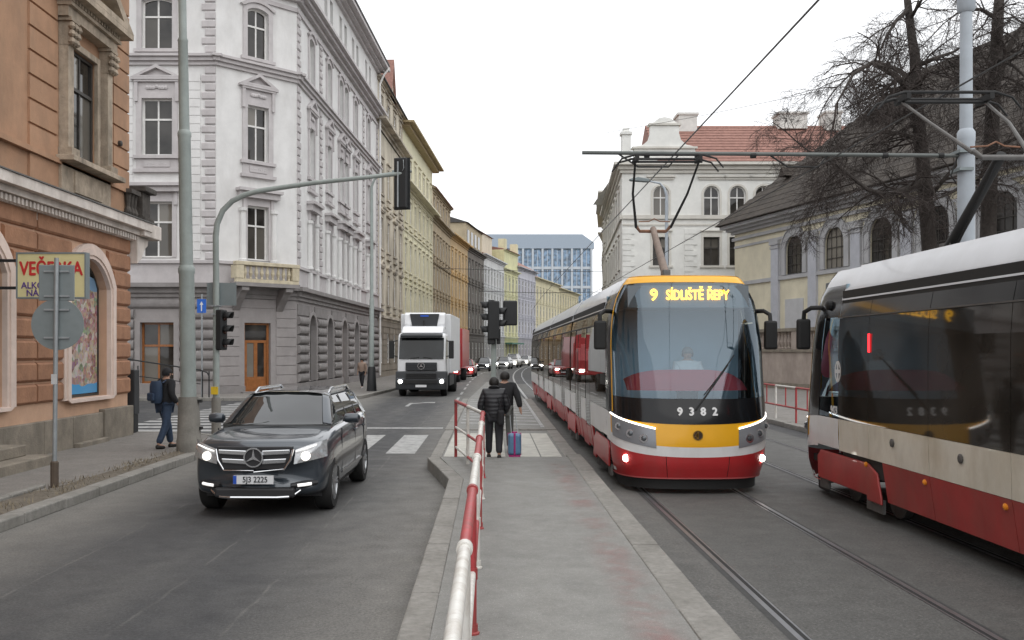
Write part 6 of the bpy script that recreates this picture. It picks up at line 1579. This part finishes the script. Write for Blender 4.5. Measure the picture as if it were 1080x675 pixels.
# overhead wires
M_wire = M('copper_wire_dark', (.05, .05, .05), .5, metal=.3)
def wire(label, pts, r=.011):
    o = MB().tube([Vector(p) - Vector(pts[0]) for p in pts], r, 5).build('overhead_wire', M_wire); o.location = pts[0]; return tag(o, label, 'wire')
def bw(x, y, z): b_ = bend(x, y); return (b_[0], b_[1], z)
wire('contact wire above the oncoming tram track, rising to the top of the picture', [bw(3.22, y, 5.62) for y in (-20, 0, 18.7, 40, 60, 80, 100, 130)], .012)
wire('contact wire above the far track, passing behind the dark church roof', [bw(6.1, y, 5.62) for y in (-20, 0, 18.7, 40, 60, 80, 100, 130)], .012)
wire('span wire crossing the street above the tram tail, upper one', [(px(480, 110) - 3, 108, pz(284, 110)), (px(570, 110), 110, pz(286.5, 110)), (px(660, 105), 105, pz(286, 105))], .03)
wire('span wire crossing the street above the tram tail, lower one', [(px(505, 85), 85, pz(307, 85)), (px(570, 85), 85, pz(309, 85)), (px(690, 78), 78, pz(307, 78))], .025)
wire('thin slack wire in the sky left of the bare trees', [(px(640, 60), 60, pz(140, 60)), (px(740, 50), 50, pz(122, 50)), (px(880, 40), 40, pz(93, 40))], .012)

# red and white railing on the island
rl = thing('railing', 'red and white tube railing along the tram island in the foreground', 'railing', (-.13, 14.7, ISL_Z))
js = [-.9, 1.0, 2.75, 4.65, 6.6, 8.6, 10.5, 12.6, 14.7]
cols = [M_sred, M_swhite]
for k, (a, b) in enumerate(zip(js, js[1:])):
    c = M_swhite if k % 2 == 0 else M_sred
    MB().tube([(0, a - 14.7, 1.0), (0, b - 14.7, 1.0)], .031, 14).build('top_rail', c, rl, smooth=True)
    MB().tube([(.0, a - 14.7, .42), (0, b - 14.7, .42)], .024, 12).build('middle_rail', M_sred if k % 2 == 0 else M_swhite, rl, smooth=True)
for k, d in enumerate(js):
    c = M_sred if k % 2 == 0 else M_swhite
    MB().tube([(0, d - 14.7, 0), (0, d - 14.7, .995)], .029, 12).build('post', c, rl, smooth=True)
    MB().tube([(0, d - 14.74, 1.0), (0, d - 14.66, 1.0)], .041, 14).build('collar', c, rl, smooth=True)
    MB().lathe([(.05, 0), (.05, .012), (.038, .02), (.038, .07)], (0, d - 14.7, 0), 12).build('foot', c, rl, smooth=True)
    MB().lathe([(.036, .38), (.036, .46)], (0, d - 14.7, 0), 12).build('collar', c, rl, smooth=True)
e1_, e2_ = (0, 0), (-.55, 3.55)
m_ = (-.275, 1.8)
for z, r in ((1.0, .031), (.5, .024), (.12, .024)):
    MB().tube([(0, 0, z), (m_[0], m_[1], z)], r, 10).build('end_rail', M_swhite if z > .9 else M_sred, rl, smooth=True)
    MB().tube([(m_[0], m_[1], z), (e2_[0], e2_[1], z)], r, 10).build('end_rail', M_sred if z > .9 else M_swhite, rl, smooth=True)
MB().tube([(m_[0], m_[1], -.06), (m_[0], m_[1], 1.0)], .028, 10).build('post', M_swhite, rl, smooth=True)
MB().tube([(e2_[0], e2_[1], -.08), (e2_[0], e2_[1], 1.03)], .03, 10).build('post', M_sred, rl, smooth=True)
# railing on the far kerb
r2 = thing('railing', 'low red and white railing on the far kerb between the two trams', 'railing', (8.62, 23.0, .125))
for k in range(7):
    y = k * 1.9; c = M_sred if k % 2 == 0 else M_swhite
    MB().tube([(0, y, 0), (0, y, 1.0)], .03, 8).build('post', c, r2, smooth=True)
    if k < 6:
        for z in (1.0, .42): MB().tube([(0, y, z), (0, y + 1.9, z)], .028, 8).build('rail', M_sred if k % 2 else M_swhite if z > .9 else M_sred, r2, smooth=True)
        MB().tube([(0, y + .95, .42), (0, y + .95, 1.0)], .018, 6).build('bar', M_sred, r2)

# signal on the far island
D = 21.7
si = thing('traffic_signal', 'black signal heads on a thin post on the island beyond the two walkers', 'traffic light', (px(521, D), D + 3.2, .14))
D = D + 3.2
def sz(y): return pz(y, D) - .14
MB().tube([(0, 0, 0), (0, 0, sz(322))], .075, 10).build('post', M_pole, si, smooth=True)
visor_head(si, (-.12, -.12, sz(336)), R(-100), 3, .11)
visor_head(si, (.13, -.10, sz(336)), R(80), 2, .11)
b2_ = MB().box(-.19, .19, -.05, .05, -.33, .33).build('signal_back', M_sig, si, bevel=.04); b2_.location = (px(538.5, D) - px(521, D), .08, sz(330)); b2_.rotation_euler = (0, 0, R(8))
b3_ = MB().box(-.15, .15, -.09, .09, -.5, .5).build('signal_back', M_sig, si, bevel=.03); b3_.location = (-.0, -.2, sz(338))
b4_ = MB().box(-.1, .1, -.08, .08, -.28, .28).build('signal_back', M_sig, si, bevel=.03); b4_.location = (-.06, -.15, sz(352))
b5_ = MB().box(-.05, .05, -.06, .06, -.2, .2).build('signal_back', M_sig, si, bevel=.02); b5_.location = (.13, -.1, sz(355))
# ---------------------------------------------------------------- people
K_skin = M('skin', (.42, .25, .18), .55, var=.05)
def skin(name, verts, edges, radii, mat, parent, root=0, sub=2):
    me = bpy.data.meshes.new(name); me.from_pydata(verts, edges, []); me.materials.append(mat)
    o = bpy.data.objects.new(name, me); link(o, parent)
    md = o.modifiers.new('skin', 'SKIN'); md.use_smooth_shade = True
    for i, r in enumerate(radii):
        sv = me.skin_vertices[0].data[i]; sv.radius = (r, r) if not isinstance(r, tuple) else r; sv.use_root = (i == root)
    s = o.modifiers.new('sub', 'SUBSURF'); s.levels = sub; s.render_levels = sub
    return o
def person(label, loc, rz, H, jacket, trousers, shoes, hair, step=.25, arms=None, hat=None, lean=0, long_coat=False, bare_legs=None, hood=None, bulk=1.0):
    """standing or walking figure, facing local +y; joints in metres for a body of height H."""
    t = thing('person', label, 'person', loc, rz); k = H / 1.75
    hipz, knz = .92 * k, .50 * k
    L = lambda x, y, z: (x * k, y * k, z * k)
    hl, hr_ = L(-.10, 0, .90), L(.10, 0, .90)
    kl, kr = L(-.105, step * .42 + .02, .50), L(.105, -step * .30 + .05, .50)
    al, ar_ = L(-.11, step * .75, .085), L(.11, -step * .8, .10)
    tl, tr_ = L(-.115, step * .75 + .17, .035), L(.115, -step * .8 + .17, .03)
    arms = arms or {}
    sl, sr = L(-.19, lean * .9, 1.43), L(.19, lean * .9, 1.43)
    el = arms.get('el') or (-.26, -.04, 1.14); wl = arms.get('wl') or (-.25, .06, .90)
    er = arms.get('er') or (.26, -.04, 1.14); wr = arms.get('wr') or (.25, .06, .90)
    el, wl, er, wr = L(*el), L(*wl), L(*er), L(*wr)
    def ext(a, b, f): return tuple(b[i] + (b[i] - a[i]) * f for i in range(3))
    gl, gr = ext(el, wl, .30), ext(er, wr, .30)
    c = [L(0, 0, .95), L(0, lean * .3, 1.10), L(0, lean * .7, 1.30), L(0, lean, 1.45), L(0, lean * 1.1 + .0, 1.53), L(0, lean * 1.2 + .02, 1.60), L(0, lean * 1.2 + .02, 1.70)]
    # the body: one continuous skin with head, arms, hands with fingers, legs
    V = c + [hl, kl, al, tl, hr_, kr, ar_, tr_, sl, el, wl, gl, sr, er, wr, gr]
    E = [(0, 1), (1, 2), (2, 3), (3, 4), (4, 5), (5, 6), (0, 7), (7, 8), (8, 9), (9, 10), (0, 11), (11, 12), (12, 13), (13, 14), (3, 15), (15, 16), (16, 17), (17, 18), (3, 19), (19, 20), (20, 21), (21, 22)]
    r = [.12, .11, .13, .09, .052, .088, .075, .085, .055, .038, .035, .085, .055, .038, .035, .06, .042, .03, .03, .06, .042, .03, .03]
    for g, w_ in ((18, wl), (22, wr)):
        base = V[g]; dn = Vector(base) - Vector(w_); dn.normalize()
        for f in range(4):
            i = len(V); off = Vector((0, (.012 * (f - 1.5)) * 2 * k, 0)); tip = Vector(base) + off + dn * (.075 + .012 * (1.5 - abs(f - 1.5))) * k + Vector((0, .012, 0))
            V.append(tuple(tip)); E.append((g, i)); r.append(.009)
        i = len(V); V.append(tuple(Vector(w_) + dn * .05 * k + Vector((0, .05 * k, 0)))); E.append((g - 1, i)); r.append(.011)
    skin('body', V, E, [q * k for q in r], K_skin, t)
    # face details on the head
    hx = Vector(c[5]); hd = MB()
    fo = MB().lathe([(.002, 0), (.016, .01), (.012, .03), (.002, .04)], (0, 0, 0), 8, 'y').build('nose', K_skin, t, smooth=True); fo.location = (hx.x, hx.y + .095 * k, hx.z - .005 * k)
    # hair or cap
    n = 14
    def cap(u, v):
        a = 2 * math.pi * u; b = v * R(118); rr = .108 * k
        z = math.cos(b) * rr * 1.15; q = math.sin(b) * rr; y = -math.sin(a) * q * 1.08; x = math.cos(a) * q
        if y > 0 and b > R(75): y *= .75; z = max(z, .0)
        return (hx.x + x, hx.y - .012 * k + y, hx.z + .025 * k + z)
    MB().grid(cap, n, 8).build('hair' if not hat else 'cap', hair, t, smooth=True)
    if hood:
        skin('hood', [tuple(hx + Vector((0, -.06 * k, -.12 * k))), tuple(hx + Vector((0, -.03 * k, -.05 * k)))], [(0, 1)], [(.16 * k, .14 * k), (.135 * k, .125 * k)], hood, t)
    # jacket, trousers, shoes as clothing over the body
    hem = .80 if long_coat else .90
    JV = [L(0, 0, hem), L(0, lean * .2, 1.03), L(0, lean * .55, 1.22), L(0, lean * .95, 1.42), L(0, lean * 1.1, 1.50), sl, el, wl, sr, er, wr]
    JE = [(0, 1), (1, 2), (2, 3), (3, 4), (3, 5), (5, 6), (6, 7), (3, 8), (8, 9), (9, 10)]
    skin('jacket', JV, JE, [q if not isinstance(q, tuple) else (q[0] * bulk, q[1] * bulk) for q in [(.205*k, .165*k), (.20*k, .16*k), (.21*k, .165*k), (.15*k, .12*k), .085*k, .095*k, .078*k, .06*k, .095*k, .078*k, .06*k]], jacket, t)
    TV = [L(0, 0, .93), hl, kl, ext(kl, al, -.02), hr_, kr, ext(kr, ar_, -.02)]
    TE = [(0, 1), (1, 2), (2, 3), (0, 4), (4, 5), (5, 6)]
    skin('trousers', TV, TE, [(.15*k, .13*k), .112*k, .088*k, .072*k, .112*k, .088*k, .072*k], trousers, t)
    for a, b in ((al, tl), (ar_, tr_)):
        A, B = Vector(a), Vector(b); hm = A + Vector((0, -.06 * k, -.045 * k))
        skin('shoe', [tuple(hm), tuple((A + B) / 2 + Vector((0, 0, -.02 * k))), tuple(B)], [(0, 1), (1, 2)], [.05*k, .052*k, .042*k], shoes, t)
    return t
F_black = M('black_quilted_nylon', (.022, .022, .025), .45, var=.3, scale=14, bump=.5, bscale=22); F_black2 = M('black_wool', (.018, .018, .02), .85, var=.2, scale=10)
F_dk = M('dark_trousers', (.024, .024, .028), .8, var=.2); F_jean = M('blue_jeans', (.035, .055, .095), .85, var=.25, scale=10); F_grey = M('grey_trousers', (.10, .105, .10), .85, var=.2)
F_shoe = M('black_shoes', (.018, .016, .015), .6); F_hair = M('black_hair', (.014, .012, .011), .6, var=.3, scale=30); F_bag = M('dark_blue_bag', (.025, .045, .085), .7, var=.2)
def quilt(m, period=.075):
    n, l = m.node_tree.nodes, m.node_tree.links; g = n.new('ShaderNodeNewGeometry'); w = n.new('ShaderNodeTexWave'); w.bands_direction = 'Z'; w.inputs['Scale'].default_value = .314 / period; w.inputs['Distortion'].default_value = 1.2
    l.new(g.outputs['Position'], w.inputs['Vector']); b = n.new('ShaderNodeBump'); b.inputs['Strength'].default_value = .45; b.inputs['Distance'].default_value = .012; l.new(w.outputs['Fac'], b.inputs['Height']); l.new(b.outputs[0], n['Principled BSDF'].inputs['Normal'])
quilt(F_black)
# man with backpack at the left corner: seen from behind, half turned to the right
person('man in black jacket and jeans with a backpack walking by the mast', (px(172, 19.8), 19.9, .125), R(-40), 1.70, F_black2, F_jean, F_shoe, F_black2, .28, {'er': (.27, .0, 1.16), 'wr': (.30, .12, .98)}, hat=True, lean=.04)
bk = thing('backpack', 'dark blue backpack on the back of the man by the mast', 'backpack', (px(166, 19.8), 19.72, 1.08), R(-40))
bb = MB().grid(lambda i, j: (.17 * math.cos(2*math.pi*i) * (1 - .18 * (2*j - 1) ** 4), .11 * math.sin(2*math.pi*i) * (1 - .3 * (2*j-1) ** 4), .46 * j), 16, 8); bb.quad(*[(.17 * math.cos(2*math.pi*i/16) * .82, .11 * math.sin(2*math.pi*i/16) * .7, .46) for i in range(16)]).quad(*[(.17 * math.cos(2*math.pi*i/16) * .82, .11 * math.sin(2*math.pi*i/16) * .7, 0) for i in range(16)])
bb.build('bag', F_bag, bk, smooth=True); MB().box(-.12, .12, -.15, -.09, .05, .22).build('pocket', F_bag, bk, bevel=.03)
for s in (-.1, .1): MB().tube([(s, .09, .42), (s, .16, .47), (s, .28, .38)], .018, 6).build('strap', F_bag, bk)
# the two walkers on the island
person('walker in hooded black quilted jacket, nearer of the two on the island', (px(521, 17.6), 17.6, .17), R(0), 1.52, F_black, F_dk, F_shoe, F_hair, .16, {'el': (-.30, -.02, 1.12), 'wl': (-.24, .08, .92), 'er': (.30, -.02, 1.12), 'wr': (.22, .1, .95)}, long_coat=True, hood=F_black, bulk=1.15)
person('taller walker in dark coat and grey trousers pulling the suitcase', (px(532.5, 19.0), 19.2, .12), R(0), 1.64, F_black2, F_grey, F_shoe, F_hair, .14, {'er': (.29, -.08, 1.16), 'wr': (.33, -.12, .96)}, hat=True, long_coat=True)
sc = thing('suitcase', 'light blue trolley suitcase with magenta stripe behind the walkers', 'suitcase', (px(542.5, 18.2), 18.0, .2 - .072), 0)
S_b = M('suitcase_blue', (.13, .26, .42), .35, var=.12, scale=6, coat=.2); S_m = M('suitcase_magenta', (.45, .03, .19), .4)
case = MB().box(-.125, .125, 0, .2, .06, .47).build('shell', S_b, sc, bevel=.045)
for x in (-.07, .07): MB().box(x - .03, x + .03, -.006, .02, .10, .43).build('shell_rib', S_b, case, bevel=.012)
MB().box(-.018, .018, -.012, .21, .058, .478).build('stripe', S_m, sc, bevel=.01)
MB().ring([(-.13, .055), (.13, .055), (.13, .475), (-.13, .475)], [(-.118, .067), (.118, .067), (.118, .463), (-.118, .463)], .09, .115, 'y').build('zip_edge', S_m, sc)
for x in (-.09, .09): MB().lathe([(.03, -.02), (.03, .02)], (x, .06, .03), 12, 'x').build('wheel', T_rub, sc)
MB().box(-.11, .11, .0, .05, .015, .06).build('wheel_housing', S_m, sc)
MB().tube([(-.06, .12, .47), (-.08, .35, .80), (.02, .36, .80), (.06, .12, .47)], .008, 6).build('handle', M_galv, sc)
MB().box(-.05, .05, .08, .12, .475, .5).build('grip', S_m, sc)
hb_ = thing('shoulder_bag', 'black shoulder bag at the right side of the nearer walker', 'bag', (px(527.5, 17.55), 17.5, .80), R(10))
MB().box(-.06, .06, -.14, .14, 0, .28).build('bag', F_black2, hb_, bevel=.04); MB().tube([(0, -.1, .27), (-.05, -.06, .5), (-.05, .06, .5), (0, .1, .27)], .01, 5).build('strap', F_black2, hb_)
# woman far off on the left pavement
person('woman in beige jacket walking beside the distant street lamp', (px(382, 52), 52, .125), R(160), 1.64, M('beige_jacket', (.34, .25, .20), .8), F_dk, T_cream, F_hair, .3, lean=.02)
# tram driver
dr = person('driver in white shirt behind the windscreen of the oncoming tram', (3.25, 15.7, .62), R(180), 1.62, M('white_shirt', (.55, .56, .57), .8), F_dk, F_shoe, M('grey_hair', (.2, .19, .18), .7), .05, {'el': (-.24, .12, 1.14), 'wl': (-.2, .34, 1.1), 'er': (.24, .12, 1.14), 'wr': (.2, .34, 1.1)})

# ---------------------------------------------------------------- bare trees on the church terrace
M_bark = M('dark_bark', (.055, .047, .042), .95, var=.35, scale=8, bump=.9, bscale=14)
M_twig = M('dark_twigs', (.050, .040, .036), .95, var=.3, scale=6)
def tree(label, loc, seed, trunk, limbs, twig_n, droop=.5):
    """trunk = list of (point, radius); limbs = list of point lists (start radius first)."""
    rnd = random.Random(seed); t = thing('bare_tree', label, 'tree', loc, 0, 'bare trees before the church')
    MB().tube([p for p, r in trunk], [r * .82 for p, r in trunk], 12).build('trunk', M_bark, t, smooth=True)
    tw_ = MB(); cnt = [0]
    def grow(p, d, L, r, lvl):
        n = 4 if lvl < 3 else 3; pts = [p.copy()]; rr = [r]; dirs = []
        for i in range(n):
            d = (d + Vector((rnd.gauss(0, .20), rnd.gauss(0, .20), rnd.gauss(0, .16) - (droop * .22 if lvl > 1 else -.03)))).normalized()
            p = p + d * (L / n); pts.append(p.copy()); rr.append(max(.0032, r * (1 - .62 * (i + 1) / n))); dirs.append(d.copy())
        tw_.tube(pts, rr, 6 if lvl < 2 else (4 if lvl < 3 else 3), False); cnt[0] += 1
        if lvl >= 4: return
        kids = {0: 6, 1: 8, 2: 9, 3: 8}[lvl]
        for q in range(kids):
            f = .25 + .75 * (q + rnd.random() * .6) / kids; i = min(n - 1, int(f * n)); base = pts[i].lerp(pts[i+1], f * n - i)
            a = Vector((rnd.gauss(0, 1), rnd.gauss(0, 1), rnd.gauss(0, .7))); a = (a - a.dot(dirs[i]) * dirs[i]).normalized()
            nd = (dirs[i] * .75 + a * rnd.uniform(.55, 1.0)).normalized()
            grow(base, nd, L * rnd.uniform(.42, .62), max(.006, rr[i] * .5), lvl + 1)
    for pts in limbs:
        r0 = pts[0]; ps = [Vector(p) for p in pts[1:]]; n = len(ps)
        MB().tube(ps, [max(.018, r0 * .8 * (1 - .8 * i / (n - 1))) for i in range(n)], 9).build('limb', M_bark, t, smooth=True)
        for i in range(n - 1):
            seg = ps[i+1] - ps[i]; m = max(3, int(seg.length / .22))
            for q in range(m):
                b = ps[i].lerp(ps[i+1], (q + rnd.random()) / m); d0 = seg.normalized(); a = Vector((rnd.gauss(0, 1), rnd.gauss(0, 1), rnd.gauss(0, .6))); a = (a - a.dot(d0) * d0).normalized()
                f = (i + (q + .5) / m) / (n - 1)
                grow(b, (d0 * .6 + a).normalized(), rnd.uniform(1.2, 2.2) * twig_n, max(.02, r0 * (1 - .75 * f) * .35), 2)
        d = (ps[-1] - ps[-2]).normalized(); grow(ps[-1], d, 2.2 * twig_n, max(.02, r0 * .22), 1)
    o = tw_.build('twigs', M_twig, t); o['kind'] = 'stuff'
    return t
D = 36.0
def tp_(x, y, dd=0): d = D + dd; return Vector((px(x, d), d, pz(y, d)))
B1 = tp_(983, 290); L1 = lambda x, y, dd=0: tuple(tp_(x, y, dd) - Vector((B1.x, B1.y, 2.1)))
tree('bare tree with drooping branches, left of the pale blue mast', (B1.x, B1.y, 2.1), 3,
     [(L1(985, 372), .42), (L1(983, 300), .36), (L1(978, 230), .33), (L1(972, 160), .30), (L1(966, 100), .26), (L1(965, 60), .23), (L1(961, 35), .19), (L1(957, 0), .16), (L1(962, -60), .08)],
     [[.20, L1(972, 130), L1(960, 96, -1), L1(945, 80, -2), L1(920, 66, -2.5), L1(900, 78, -3), L1(882, 110, -3)],
      [.17, L1(975, 190), L1(955, 200, -1), L1(935, 206, -1.5), L1(915, 200, -2), L1(890, 180, -2), L1(868, 165, -2)],
      [.14, L1(966, 90), L1(950, 75, 1), L1(925, 65, 2), L1(900, 75, 2), L1(880, 95, 2)],
      [.13, L1(966, 70), L1(985, 62, -1), L1(1005, 55, -1), L1(1030, 40, -1)],
      [.12, L1(958, 10), L1(945, 22, -.5), L1(935, 38, -1), L1(925, 60, -1)],
      [.13, L1(978, 210), L1(995, 190, -1), L1(1012, 170, -1.5), L1(1035, 165, -1.5)],
      [.12, L1(972, 150), L1(950, 140, -1), L1(925, 140, -2), L1(900, 150, -2), L1(880, 185, -2)],
      [.10, L1(960, 20), L1(972, 0, -1), L1(985, -25, -1)]], 1.0)
B2 = tp_(1050, 290, 1); L2_ = lambda x, y, dd=0: tuple(tp_(x, y, dd + 1) - Vector((B2.x, B2.y, 2.1)))
tree('bare tree with forked trunk, right of the pale blue mast', (B2.x, B2.y, 2.1), 11,
     [(L2_(1040, 372), .42), (L2_(1042, 250), .36), (L2_(1045, 150), .33), (L2_(1049, 80), .30), (L2_(1052, 30), .26), (L2_(1055, -20), .2), (L2_(1058, -80), .12)],
     [[.20, L2_(1050, 90), L2_(1062, 55), L2_(1072, 35), L2_(1085, 20), L2_(1110, 0)],
      [.14, L2_(1048, 110), L2_(1030, 90, -1), L2_(1008, 85, -1.5), L2_(985, 100, -2)],
      [.14, L2_(1045, 170), L2_(1062, 150, -1), L2_(1085, 140, -1.5), L2_(1110, 150, -1.5)],
      [.13, L2_(1044, 200), L2_(1025, 190, -1), L2_(1000, 205, -1.5), L2_(975, 215, -2)],
      [.12, L2_(1052, 20), L2_(1035, 10, -1), L2_(1015, 10, -1), L2_(995, 25, -1)],
      [.12, L2_(1050, 60), L2_(1070, 70, -1), L2_(1090, 90, -1)]], 1.0)
